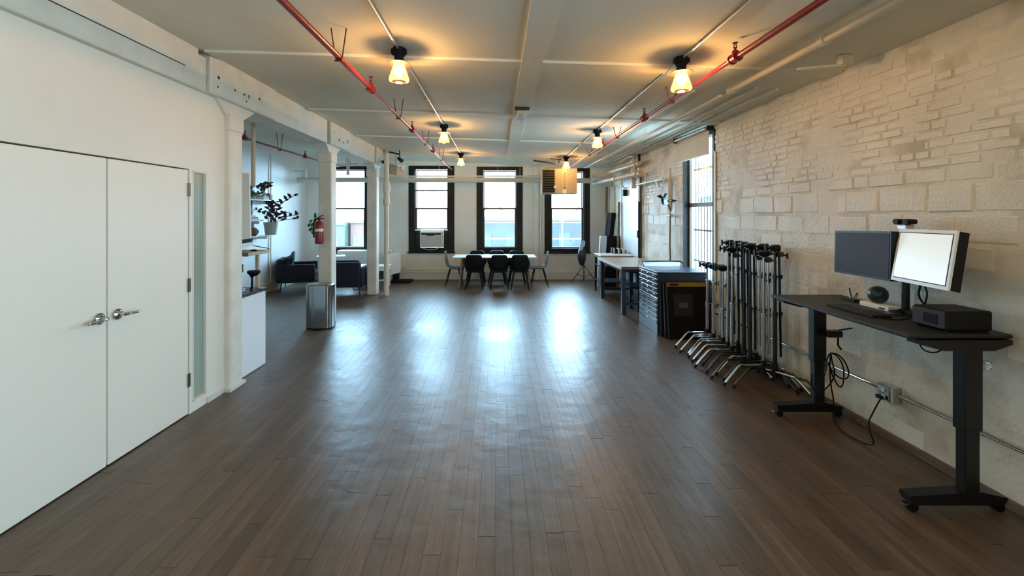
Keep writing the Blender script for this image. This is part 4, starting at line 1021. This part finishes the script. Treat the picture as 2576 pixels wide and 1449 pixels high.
# ================================================================ DINING TABLE AND CHAIRS
tx0,tx1,ty0,ty1=-1.02,.88,9.80,10.55
t=thing('dining_table','long white topped table with splayed grey wooden legs','table',((tx0+tx1)/2,(ty0+ty1)/2,0))
B().box(tx0,tx1,ty0,ty1,.682,.702,bev=.003).make('top','white_lam',t)
B().box(tx0+.22,tx1-.22,ty0+.12,ty1-.12,.63,.681).make('apron','black_metal',t)
for sx in (-1,1):
    for sy in (-1,1):
        xa=(tx0+tx1)/2+sx*.73; ya=(ty0+ty1)/2+sy*.26
        B().beam((xa,ya,.68),(xa+sx*.075,ya+sy*.05,.002),.045,.06,.8).make('leg','grey_wood',t)
def make_shell_chair(label,mat):
    """faces +y; back towards the camera"""
    t=thing('dining_chair',label,'chair',(0,0,0),0,None)
    b=B(); bm=b.bm
    # wrap-around shell: rows of (z, half width, y at middle, y at sides)
    prof=[(.775,.12,-.235,-.215),(.76,.165,-.235,-.20),(.70,.185,-.23,-.17),(.63,.215,-.22,-.09),(.585,.235,-.215,.02),(.50,.225,-.205,.00),(.44,.19,-.18,-.02),(.40,.15,-.14,-.04)]
    for side,o in (('a',0),('b',.014)):
        pass
    def rowpts(z,hw,ym,ys,o):
        out=[]
        for k in range(-6,7):
            s=k/6; x=(hw-o)*math.sin(s*math.pi/2)*1.0; y=ym+o+(ys-ym)*(abs(s)**2.2)
            out.append(bm.verts.new((x,y,z)))
        return out
    oa=[rowpts(*p,0) for p in prof]; ia=[rowpts(*p,.016) for p in prof]
    for g in (oa,ia):
        for a,c in zip(g,g[1:]):
            for k in range(12): bm.faces.new((a[k],a[k+1],c[k+1],c[k]))
    for k in range(12):
        bm.faces.new((oa[0][k],oa[0][k+1],ia[0][k+1],ia[0][k])); bm.faces.new((oa[-1][k],oa[-1][k+1],ia[-1][k+1],ia[-1][k]))
    for r in range(len(prof)-1):
        for k in (0,12): bm.faces.new((oa[r][k],oa[r+1][k],ia[r+1][k],ia[r][k]))
    b.make('shell',mat,t,local=True,smooth=True)
    b=B(); b.box(-.19,.19,-.16,.25,.395,.43,bev=.014,seg=2); b.make('seat',mat,t,local=True,smooth=True)
    b=B(); b.box(-.15,.15,-.12,.20,.37,.395); b.make('under_frame','chair_black',t,local=True)
    for sx in (-1,1):
        for sy in (-1,1):
            b=B(); b.beam((sx*.13,.03+sy*.13,.385),(sx*.20,.03+sy*.21,.001),.045,.045,.6); b.make('leg','chair_black',t,local=True)
    return t
ch=make_shell_chair('black shell chair at the left of the near table side','chair_black')
cy=9.83; 
spots=[(-.525,cy,0,'black shell chair at the left of the near table side','chair_black'),
       (.03,cy-.01,2,'dark shell chair at the middle of near table side','chair_shell'),
       (.50,cy+.01,-3,'dark shell chair at the right of the near table side','chair_shell'),
       (-.50,10.55,180,'dark shell chair across the table, left, only its back top showing','chair_black'),
       (-.02,10.55,180,'dark shell chair across the table, in the middle','chair_shell'),
       (.46,10.55,180,'dark shell chair across the table, on the right','chair_shell')]
for k,(x,y,a,lab,m) in enumerate(spots):
    if k==0: ch.location=(x,y,0); ch['group']='shell chairs at the dining table'; continue
    o=dup(ch,(x,y,0),math.radians(a),lab,'shell chairs at the dining table')
    if m!='chair_black':
        for c in o.children:
            if c.name.startswith(('shell','seat')):
                c.data=c.data.copy(); c.data.materials[0]=M[m]
def make_side_chair(label):
    """faces +x"""
    t=thing('side_chair',label,'chair',(0,0,0),0,None)
    b=B(); bm=b.bm
    path=[(-.245,.80),(-.235,.77),(-.215,.62),(-.195,.52),(-.165,.455),(-.10,.425),(.02,.42),(.15,.425),(.20,.415)]
    hw=[.13,.19,.21,.205,.20,.20,.205,.20,.17]
    rows=[]
    for o in (0,.012):
        g=[]
        for (x,z),w in zip(path,hw):
            g.append([bm.verts.new((x+(o if z>.45 else 0),w*math.sin(k/4*math.pi/2),z+(0 if z>.45 else -o)+.02*(abs(k)/4)**2)) for k in range(-4,5)])
        rows.append(g)
        for a,c in zip(g,g[1:]):
            for k in range(8): bm.faces.new((a[k],a[k+1],c[k+1],c[k]))
    A_,B_=rows
    for r in range(len(path)-1):
        for k in (0,8): bm.faces.new((A_[r][k],A_[r+1][k],B_[r+1][k],B_[r][k]))
    for r in (0,-1):
        for k in range(8): bm.faces.new((A_[r][k],A_[r][k+1],B_[r][k+1],B_[r][k]))
    b.make('seat_shell','grey_shell',t,local=True,smooth=True)
    for sx,sy in ((-1,-1),(-1,1),(1,-1),(1,1)):
        b=B(); b.cyl((sx*.10-.02,sy*.12,.415),(sx*.20-.03,sy*.19,.001),.013,.009,seg=8); b.make('leg','chair_black',t,local=True,smooth=True)
    return t
s1=make_side_chair('slim grey chair at the left end of table'); s1.location=(-.98,10.15,0)
dup(s1,(.93,10.12,0),math.pi,'slim grey chair at the right end of table')
for o in bpy.data.objects:
    if o.name.startswith('side_chair'): o['group']='slim chairs at the table ends'

# ================================================================ AIR CONDITIONER
ax0,ax1,az0,az1=-1.965,-1.405,.835,1.245; ay=11.05
t=thing('air_conditioner','white window air conditioner below the raised sash','air conditioner',((ax0+ax1)/2,ay+.1,az0))
B().box(ax0,ax1,ay,ay+.36,az0,az1,bev=.012).make('casing','white_plastic',t)
B().box(ax0+.03,ax1-.03,ay-.006,ay+.004,az0+.03,az1-.12,bev=.003).make('front_grille','pot_grey',t)
for k in range(9):
    z=az0+.045+k*.027; B().box(ax0+.035,ax1-.035,ay-.012,ay-.004,z,z+.008).make('grille_slat','white_plastic',t)
B().box(ax0+.03,ax1-.03,ay-.004,ay+.004,az1-.10,az1-.05).make('vent','hole',t)
B().box(ax0+.17,ax1-.20,ay-.010,ay,az1-.115,az1-.075,bev=.003).make('control_panel','label_brown',t)
B().box(-2.10,-1.27,ay+.05,11.19,az1+.005,az1+.035).make('top_rail','white_plastic',t)
run('power_cord','white cord looping beneath the air conditioner',[(-1.42,11.03,1.20),(-1.37,11.03,1.10),(-1.40,11.03,.93),(-1.50,11.02,.80),(-1.68,11.02,.765),(-1.84,11.02,.79),(-1.90,11.02,.84)],.007,'white_plastic',cat='cable',smooth=2,seg=6)
# ================================================================ NOOK AND LEFT SIDE
# steel pedal bin
bx,by=-2.60,6.64
def rr(hx,hy,r,n=6):
    out=[]
    for cx,cy,a0 in ((hx-r,hy-r,0),(-hx+r,hy-r,90),(-hx+r,-hy+r,180),(hx-r,-hy+r,270)):
        for k in range(n+1):
            a=math.radians(a0+90*k/n); out.append((cx+r*math.cos(a),cy+r*math.sin(a)))
    return out
def prism(b,pts,c,z0,z1,s1=1.0):
    lo=[b.bm.verts.new((c[0]+x,c[1]+y,z0)) for x,y in pts]; hi=[b.bm.verts.new((c[0]+x*s1,c[1]+y*s1,z1)) for x,y in pts]; n=len(pts)
    for k in range(n): b.bm.faces.new((lo[k],lo[(k+1)%n],hi[(k+1)%n],hi[k]))
    b.bm.faces.new(lo[::-1]); b.bm.faces.new(hi); return b
t=thing('pedal_bin','brushed steel pedal bin standing in front of the middle column','bin',(bx,by-.12,0))
yb=by-.22
prism(B(),rr(.190,.127,.085),(bx,yb),.022,.61).make('body','steel',t,smooth=True)
prism(B(),rr(.186,.123,.08),(bx,yb),0,.022).make('base_ring','black_plastic',t,smooth=True)
prism(B(),rr(.194,.131,.088),(bx,yb),.60,.628).make('lid_rim','steel',t,smooth=True)
prism(B(),rr(.180,.125,.08),(bx,yb),.628,.645,.94).make('lid','steel',t,smooth=True)
B().box(bx-.06,bx+.06,yb-.165,yb-.11,.008,.024,bev=.004).make('pedal','black_plastic',t)
# fire extinguisher on the column
ex,ey=-2.655,6.50
def ez(py): return EYE-(py-HY)*6.45/F
t=thing('fire_extinguisher','red fire extinguisher hung on the column above the bin','extinguisher',(ex,ey,ez(615)))
z0=ez(614); b=B(); b.lathe((ex,ey,z0),[(.05,0),(.058,.008),(.060,.03),(.060,.27),(.052,.31),(.03,.335),(.016,.345),(.016,.36)],seg=24); b.make('cylinder','red_paint',t,smooth=True)
b=B(); b.cyl((ex,ey,z0+.185),(ex,ey,z0+.225),.0608,seg=24,cap=False); b.make('label_band','paper',t,smooth=True)
b=B(); b.cyl((ex,ey,z0+.355),(ex,ey,z0+.39),.018,seg=12); b.beam((ex-.03,ey,z0+.385),(ex+.08,ey-.01,z0+.375),.016,.010); b.beam((ex-.02,ey,z0+.395),(ex+.07,ey-.01,z0+.425),.016,.010); b.make('valve_handle','black_metal',t)
b=B(); b.tube([(ex-.015,ey,z0+.37),(ex-.06,ey,z0+.37),(ex-.085,ey,z0+.30),(ex-.082,ey,z0+.18),(ex-.078,ey,z0+.10)],.010,seg=8,smooth=2); b.make('hose','black_plastic',t,smooth=True)
b=B(); b.box(ex-.02,ex+.02,ey+.055,ey+.078,z0+.08,z0+.30); b.make('bracket','black_metal',t)
# hanging pothos behind the column
hx_,hy_=-3.12,8.1
t=thing('hanging_plant','leafy green trailing plant hanging behind the middle column','plant',(hx_,hy_,1.25))
pt=B(); pt.lathe((hx_,hy_,1.50),[(.05,0),(.085,.02),(.10,.14),(.094,.14),(.08,.03),(.01,.02)],seg=16); pt.make('pot','pot_grey',t,smooth=True)
for a in (0,120,240):
    a=math.radians(a); B().cyl((hx_+.095*math.cos(a),hy_+.095*math.sin(a),1.64),(hx_,hy_,2.2),.003,seg=5).make('cord','book_grey',t)
B().cyl((hx_,hy_,2.2),(hx_,hy_,ceilz(hx_)),.003,seg=5).make('cord','book_grey',t)
def leafb(b,p,d,L,wd,nrm):
    p=Vector(p); d=Vector(d).normalized(); s=d.cross(Vector(nrm)).normalized(); n=s.cross(d).normalized()
    pts=[p,p+d*L*.3+s*wd*.9+n*L*.05,p+d*L*.65+s*wd*.75,p+d*L,p+d*L*.65-s*wd*.75,p+d*L*.3-s*wd*.9+n*L*.05]
    v=[b.bm.verts.new(x) for x in pts]; m=b.bm.verts.new(p+d*L*.45-n*L*.08)
    for k in range(6): b.bm.faces.new((v[k],v[(k+1)%6],m))
    w=[b.bm.verts.new(x.co-n*.0015) for x in v]; m2=b.bm.verts.new(m.co-n*.0015)
    for k in range(6): b.bm.faces.new((w[(k+1)%6],w[k],m2)); b.bm.faces.new((v[k],w[k],w[(k+1)%6],v[(k+1)%6]))
RL=random.Random(3)
for (px,py,s) in ((781,562,1),(785,553,.9),(790,560,1.2),(793,571,1.2),(788,573,1.1),(794,548,1),(781,573,1.0),(791,583,1),(795,535,.8),(796,557,1.2),(792,540,.9),(786,580,.9),(797,590,1)):
    p=PX(px,py,8.05+RL.uniform(-.08,.08)); b=B(); leafb(b,p,(RL.uniform(-.8,.1),RL.uniform(-.4,.1),RL.uniform(-1,-.2)),.085*s,.035*s,(RL.uniform(-.3,.3),-1,.4)); b.make('leaf','leaf_green',t)
for (pts) in ([(815,545),(800,536),(795,545),(792,560),(790,585)],[(815,548),(800,548),(788,552),(781,560)],[(815,550),(800,560),(793,580),(796,600)]):
    B().tube([PX(x,y,8.06) for x,y in pts],.004,seg=5,smooth=1).make('stem','leaf_green',t)
# wall outlet in the nook far wall
b=B(); b.box(-4.78,-4.66,11.185,11.2,.74,.90,bev=.004); b.make('wall_plate','white_plastic',None,label='white wall plate left of the middle column',cat='switch')

# armchairs
def armchair(label,loc,rz,pill=True):
    """faces +y, local"""
    t=thing('armchair',label,'armchair',loc,rz)
    def p(name,bx,bev=.02,mat='navy'):
        b=B(); b.box(*bx,bev=bev,seg=2); return b.make(name,mat,t,local=True,smooth=True)
    p('back',(-.36,.36,-.40,-.27,.20,.70),.03)
    p('side',(-.40,-.31,-.36,.36,.20,.585),.02); p('side',(.31,.40,-.36,.36,.20,.585),.02)
    p('seat_base',(-.31,.31,-.28,.35,.20,.30),.02)
    p('seat_cushion',(-.305,.305,-.26,.37,.30,.42),.035)
    p('back_cushion',(-.30,.30,-.27,-.13,.40,.735),.045)
    for sx in (-1,1):
        for sy in (-1,1):
            b=B(); b.cyl((sx*.33,sy*.30,.21),(sx*.345,sy*.33,.0),.016,.010,seg=8); b.make('leg','black_metal',t,local=True)
    return t
armchair('dark navy armchair beside the shelves, slate pillow on it',(-4.42,9.72,0),math.radians(-72))
armchair('dark navy armchair seen from behind beside the steel bin',(-3.14,9.10,0),math.radians(4))
pl=thing('throw_pillow','slate blue square pillow leaning in the left armchair','pillow',(-4.56,9.60,.43))
b=B(); bm=b.bm
for s in (1,-1):
    g=[]
    for i in range(9):
        r=[]
        for j in range(9):
            u_,v_=(i-4)/4,(j-4)/4; k_=max(abs(u_),abs(v_)); th=.06*(1-k_**2.5)**.7 if k_<1 else 0
            f=1-.08*(1-abs(u_*v_)) if k_==1 else 1
            r.append(bm.verts.new((u_*.21*f,s*th,v_*.21*f)))
        g.append(r)
    for i in range(8):
        for j in range(8): bm.faces.new((g[i][j],g[i+1][j],g[i+1][j+1],g[i][j+1]))
bmesh.ops.remove_doubles(bm,verts=bm.verts[:],dist=.0005)
Rm=Matrix.Rotation(math.radians(-62),4,'Z')@Matrix.Rotation(math.radians(-18),4,'X')@Matrix.Rotation(math.radians(16),4,'Y')
for v in bm.verts: v.co=(Rm@v.co)+Vector((.02,0,.20))
b.make('cushion','pillow',pl,local=True,smooth=True)
# white coffee table with a shelf
t=thing('coffee_table','low white table with lower shelf between the columns','table',(-2.87,10.05,0))
B().box(-3.28,-2.50,9.8,10.3,.47,.50,bev=.004).make('top','white_lam',t)
B().box(-3.25,-2.53,9.83,10.27,.395,.47).make('apron','white_plastic',t)
B().box(-3.25,-2.53,9.83,10.27,.165,.185).make('shelf','white_lam',t)
for xx in (-3.24,-2.54):
    for yy_ in (9.84,10.26): B().box(xx-.018,xx+.018,yy_-.018,yy_+.018,0,.40).make('leg','white_plastic',t)
B().box(-2.83,-2.60,9.95,10.2,.185,.37,bev=.004).make('storage_box','blue_steel',t)
# white side table slab behind column
t=thing('side_table','small bright white side table behind the fire extinguisher column','table',(-3.98,10.3,0))
B().box(-4.25,-3.62,10.15,10.5,.665,.69,bev=.003,rot=Matrix.Rotation(math.radians(22),3,'Z')).make('top','white_lam',t)
B().cyl((-3.93,10.33,.02),(-3.93,10.33,.665),.02,seg=10).make('post','white_plastic',t)
B().cyl((-3.93,10.33,0),(-3.93,10.33,.02),.16,seg=20).make('base','white_plastic',t)
# radiator covers
t=thing('radiator_cover','long white radiator cover under the leftmost far window','radiator',(-3.5,10.97,0))
B().box(-3.98,-3.16,10.82,11.15,.10,.77,bev=.02,seg=2).make('casing','white_plastic',t,smooth=True)
B().box(-3.93,-3.21,10.86,11.11,0,.10).make('plinth','hole',t)
for k in range(10): B().box(-3.92+k*.07,-3.87+k*.07,10.90,11.06,.768,.774).make('vent_slot','book_grey',t)
t=thing('wall_heater','white boxy heater with slanted sides near drain pipe','heater',(-2.6,10.8,.14))
b=B(); x0,x1=-2.66,-2.36
b.slab([(x0,10.45,.19),(x1,10.62,.26),(x1,10.62,.70),(x1-.03,10.60,.73),(x0+.02,10.45,.68),(x0,10.44,.66)],(.45,-1,0),.10); b.make('casing','white_plastic',t)
b=B(); b.box(-2.58,-2.40,10.64,11.2,.30,.66,bev=.01); b.make('rear_housing','white_plastic',t)
b=B(); b.box(-2.56,-2.42,10.66,10.8,0,.30); b.make('pedestal','black_plastic',t)
b=B(); b.box(-2.62,-2.12,10.60,10.98,.0,.05,bev=.01); b.make('floor_mat','black_matte',None,label='low dark base lying on floor by the white heater',cat='mat')

# kitchenette cabinet, counter and things on it
t=thing('base_cabinet','white base cabinet with dark counter behind the near column','cabinet',(-3.2,4.58,0))
B().box(-3.89,-2.585,4.325,4.86,0,.815,bev=.003).make('carcass','white_lam',t)
B().box(-2.586,-2.578,4.33,4.855,.012,.808).make('end_panel','white_lam',t)
B().box(-3.90,-2.565,4.325,4.885,.815,.845,bev=.003).make('countertop','counter',t)
t=thing('coffee_machine','black and chrome coffee machine on the dark counter','coffee maker',(-2.78,4.62,.845))
B().box(-2.91,-2.745,4.56,4.76,.845,.865,bev=.004).make('base','chrome',t)
B().box(-2.91,-2.80,4.57,4.76,.865,1.12,bev=.006).make('body','black_plastic',t)
B().box(-2.80,-2.755,4.60,4.74,1.03,1.12,bev=.004).make('group_head','black_plastic',t)
B().cyl((-2.775,4.67,1.0),(-2.775,4.67,1.03),.02,seg=12).make('portafilter','chrome',t)
B().cyl((-2.775,4.67,.99),(-2.74,4.60,.985),.009,seg=8).make('filter_handle','black_plastic',t)
p=PX(634,722,4.72)
t=thing('pedestal_gadget','small black stand with a round dark top on the counter','stand',(p.x,p.y,.845))
b=B(); b.lathe((p.x,p.y,.845),[(.022,0),(.022,.02),(.012,.03),(.010,.13),(.018,.14),(.03,.15)],seg=14); b.make('stem','black_metal',t,smooth=True)
b=B(); b.lathe((p.x+.02,p.y,.845),[(.028,.148),(.05,.165),(.066,.185),(.066,.20),(.055,.208),(.01,.208)],seg=20); b.make('head','black_plastic',t,smooth=True)
run('counter_cord','black cord trailing from the gadget along the counter edge',[(p.x+.03,p.y,.852),(p.x+.06,p.y+.03,.85),(p.x+.10,p.y+.02,.85)],.004,'black_plastic',cat='cable',smooth=1,seg=6)

# wooden wall desk with a big screen
sx1=-2.93
t=thing('standing_shelf','pale wooden desk shelf on posts beyond the cabinet','shelf',(-3.3,5.35,0))
B().box(-3.75,sx1,5.14,5.62,1.165,1.205,bev=.003).make('board','shelf_wood',t)
B().box(-3.75,sx1-.001,5.132,5.142,1.163,1.207).make('end_grain','board_brown',t)
for (xx,yy_) in ((-3.05,5.55),(-3.70,5.55),(-3.70,5.2)): B().box(xx-.018,xx+.018,yy_-.018,yy_+.018,0,1.165).make('post','shelf_wood',t)
b=B(); b.tube([(sx1+.005,5.60,1.21),(sx1+.005,5.58,1.225),(-3.02,5.18,1.31),(-3.10,5.10,1.33)],.006,seg=6); b.make('side_rail','black_metal',t)
b=B(); b.sph((-3.02,5.42,1.205),.03,sc=(1.6,1.3,.7)); b.make('computer_mouse','black_plastic',None,label='small dark mouse on the wooden desk shelf',cat='mouse')
t=thing('large_screen','large pale framed glossy screen standing on wooden desk shelf','monitor',(-3.1,5.05,1.205))
def sp(px,py,Y): return PX(px,py,Y)
c0=[sp(590,430,4.95),sp(629,432,5.15),sp(633,606,5.15),sp(590,612,4.95)]
tl,tr,br,bl=c0; u=(tr-tl).normalized(); d=(bl-tl).normalized(); n=u.cross(d).normalized()
if n.dot(Vector((0,0,EYE))-tl)<0: n=-n
B().slab([tl-u*.3,tr,br,bl-u*.3],n,.03).make('housing','white_plastic',t)
B().slab([tl-u*.28+d*.02+n*.002,tr-u*.02+d*.02+n*.002,br-u*.02-d*.0+n*.002,bl-u*.28+n*.002],n,.003).make('screen','screen_mirror',t)
B().slab([bl-u*.3-d*.03+n*.003,br-d*.03+n*.003,br+d*.015+n*.003,bl-u*.3+d*.015+n*.003],n,.033).make('black_border','black_plastic',t)
B().slab([bl-u*.3+d*.015+n*.004,br+u*.02+d*.015+n*.004,br+u*.02+d*.06+n*.004,bl-u*.3+d*.075+n*.004],n,.03).make('chin','white_plastic',t)
B().box(-3.25,-3.08,5.16,5.34,1.205,1.212).make('foot','steel',t)
B().box(-3.22,-3.10,5.22,5.24,1.21,1.40).make('neck','steel',t)
b=B(); b.cyl((-2.99,5.0+.35,2.0),(-2.99,5.35,3.02),.025,seg=10); b.make('ceiling_post','shelf_wood',None,label='short wooden post rising to ceiling above large screen',cat='post')

# wall shelves in the nook with plants and books
def shelf(label,y0,y1,z,dp=.24):
    t=thing('wall_shelf',label,'shelf',(-4.8,(y0+y1)/2,z),0,None)
    B().box(-4.92,-4.92+dp,y0,y1,z,z+.022,bev=.002).make('board','white_lam',t)
    for y in (y0+.08,y1-.08): B().box(-4.925,-4.92+dp*.8,y-.006,y+.006,z-.06,z).make('bracket','white_plastic',t)
    return t
def shz(py,Y): return EYE-(py-HY)*Y/F
z1_=shz(506,9.0); shelf('top white wall shelf in nook holding books and dark plant',8.0,9.25,z1_)
z2_=shz(556,8.7); shelf('middle white wall shelf in nook with a few books',7.95,8.75,z2_)
z3_=shz(594,8.9); shelf('lowest white wall shelf in nook holding the pot plant',8.0,9.05,z3_)
b=B(); b.box(-4.925,-4.90,8.70,8.74,z3_-.1,z1_+.3); b.make('shelf_upright','black_metal',None,label='dark vertical upright behind the nook shelves',cat='rail')
def books(label,y,z,lst,flat=False):
    for k,(w,h,m) in enumerate(lst):
        nm=['first','second','third','fourth','fifth','sixth','seventh'][k]
        b=B()
        if flat: b.box(-4.86,-4.72,y,y+w,z,z+h,bev=.002); z+=h+.001
        else: b.box(-4.88,-4.74,y,y+w,z,z+h,bev=.002); y+=w+.003
        b.make('book',m,None,label=label%nm,cat='book',group='books on the nook shelves')
books('upright book at right end of the top nook shelf, %s',9.08,z1_+.022,[(.03,.14,'book_red'),(.025,.13,'book_brown'),(.03,.12,'book_grey'),(.03,.11,'book_brown')])
books('book lying in the flat pile on top nook shelf, %s from below',8.82,z1_+.022,[(.22,.03,'paper'),(.20,.028,'paper'),(.18,.03,'book_grey')],True)
books('pale upright board leaning at left of top nook shelf, %s',8.16,z1_+.022,[(.03,.28,'paper'),(.02,.22,'book_grey')])
books('flat book in the pile on the middle nook shelf, %s from below',8.32,z2_+.022,[(.34,.03,'paper'),(.30,.03,'book_grey'),(.22,.03,'paper')],True)
books('brown upright book on the middle nook shelf, %s',8.12,z2_+.022,[(.09,.1,'book_brown'),(.05,.09,'book_brown')])
b=B(); b.lathe((-4.78,8.45,z3_+.022),[(.09,0),(.14,.05),(.15,.10),(.10,.16),(.01,.18)],seg=14); b.make('woven_basket','book_brown',None,label='round brown basket left of the pot on lowest shelf',cat='basket')
b=B(); b.box(-4.84,-4.70,8.42,8.44,z2_-.22,z2_-.03); b.make('picture_card','book_grey',None,label='grey picture card standing beneath the middle nook shelf',cat='picture')
# plants
def plant(name,label,base,potr,poth,stems,mat,lm='leaf',leaf=(.09,.03),pot=True):
    t=thing(name,label,'plant',base); R=random.Random(11)
    if pot: B().lathe(base,[(potr*.75,0),(potr,poth),(potr*.93,poth),(potr*.7,.01)],seg=18).make('pot',mat,t,smooth=True)
    b0=Vector(base)+Vector((0,0,poth*.9))
    for (dx,dy,dz,n) in stems:
        tip=b0+Vector((dx,dy,dz)); mid=b0+Vector((dx*.4,dy*.4,dz*.7))
        st=B(); st.tube([b0,mid,tip],.006,seg=5,smooth=1); s_=st.make('stem',lm,t)
        for k in range(n):
            f=.25+.75*k/max(n-1,1); p=b0.lerp(mid,f*2) if f<.5 else mid.lerp(tip,f*2-1)
            sgn=1 if k%2 else -1
            lb=B(); leafb(lb,p,((dx+.05)*.6+sgn*R.uniform(.2,.6),dy+sgn*R.uniform(.3,.9),R.uniform(.1,.9)),leaf[0]*R.uniform(.8,1.2),leaf[1],(R.uniform(-.4,.4),-1,.6)); lb.make('leaf',lm if k%3 else mat if False else lm,s_)
    return t
pz=z3_+.022
plant('potted_plant','dark many stemmed plant in pale grey pot, lowest shelf',(-4.66,8.98,pz),.14,.26,[(-.12,.05,.50,9),(-.02,.25,.44,8),(.20,.22,.22,8),(.45,.20,.18,9),(.35,.25,.58,10),(-.25,-.05,.28,7),(.05,-.1,.42,8),(.15,.1,.34,7),(.52,.1,.10,5)],'pot_grey','purple_leaf',(.10,.035))
plant('small_plant','dark spiky small plant on the top nook shelf',(-4.80,8.98,z1_+.115),.05,.06,[(-.05,.02,.16,6),(.10,.02,.14,5),(.04,.1,.20,6),(-.1,-.08,.10,4)],'pot_grey','leaf',(.10,.035))
plant('trailing_plant','low green plant at left of the top nook shelf',(-4.80,8.60,z1_+.022),.05,.05,[(-.02,-.2,.08,6),(.05,.14,.07,6),(.0,-.1,.10,5)],'pot_grey','leaf_green',(.08,.028))
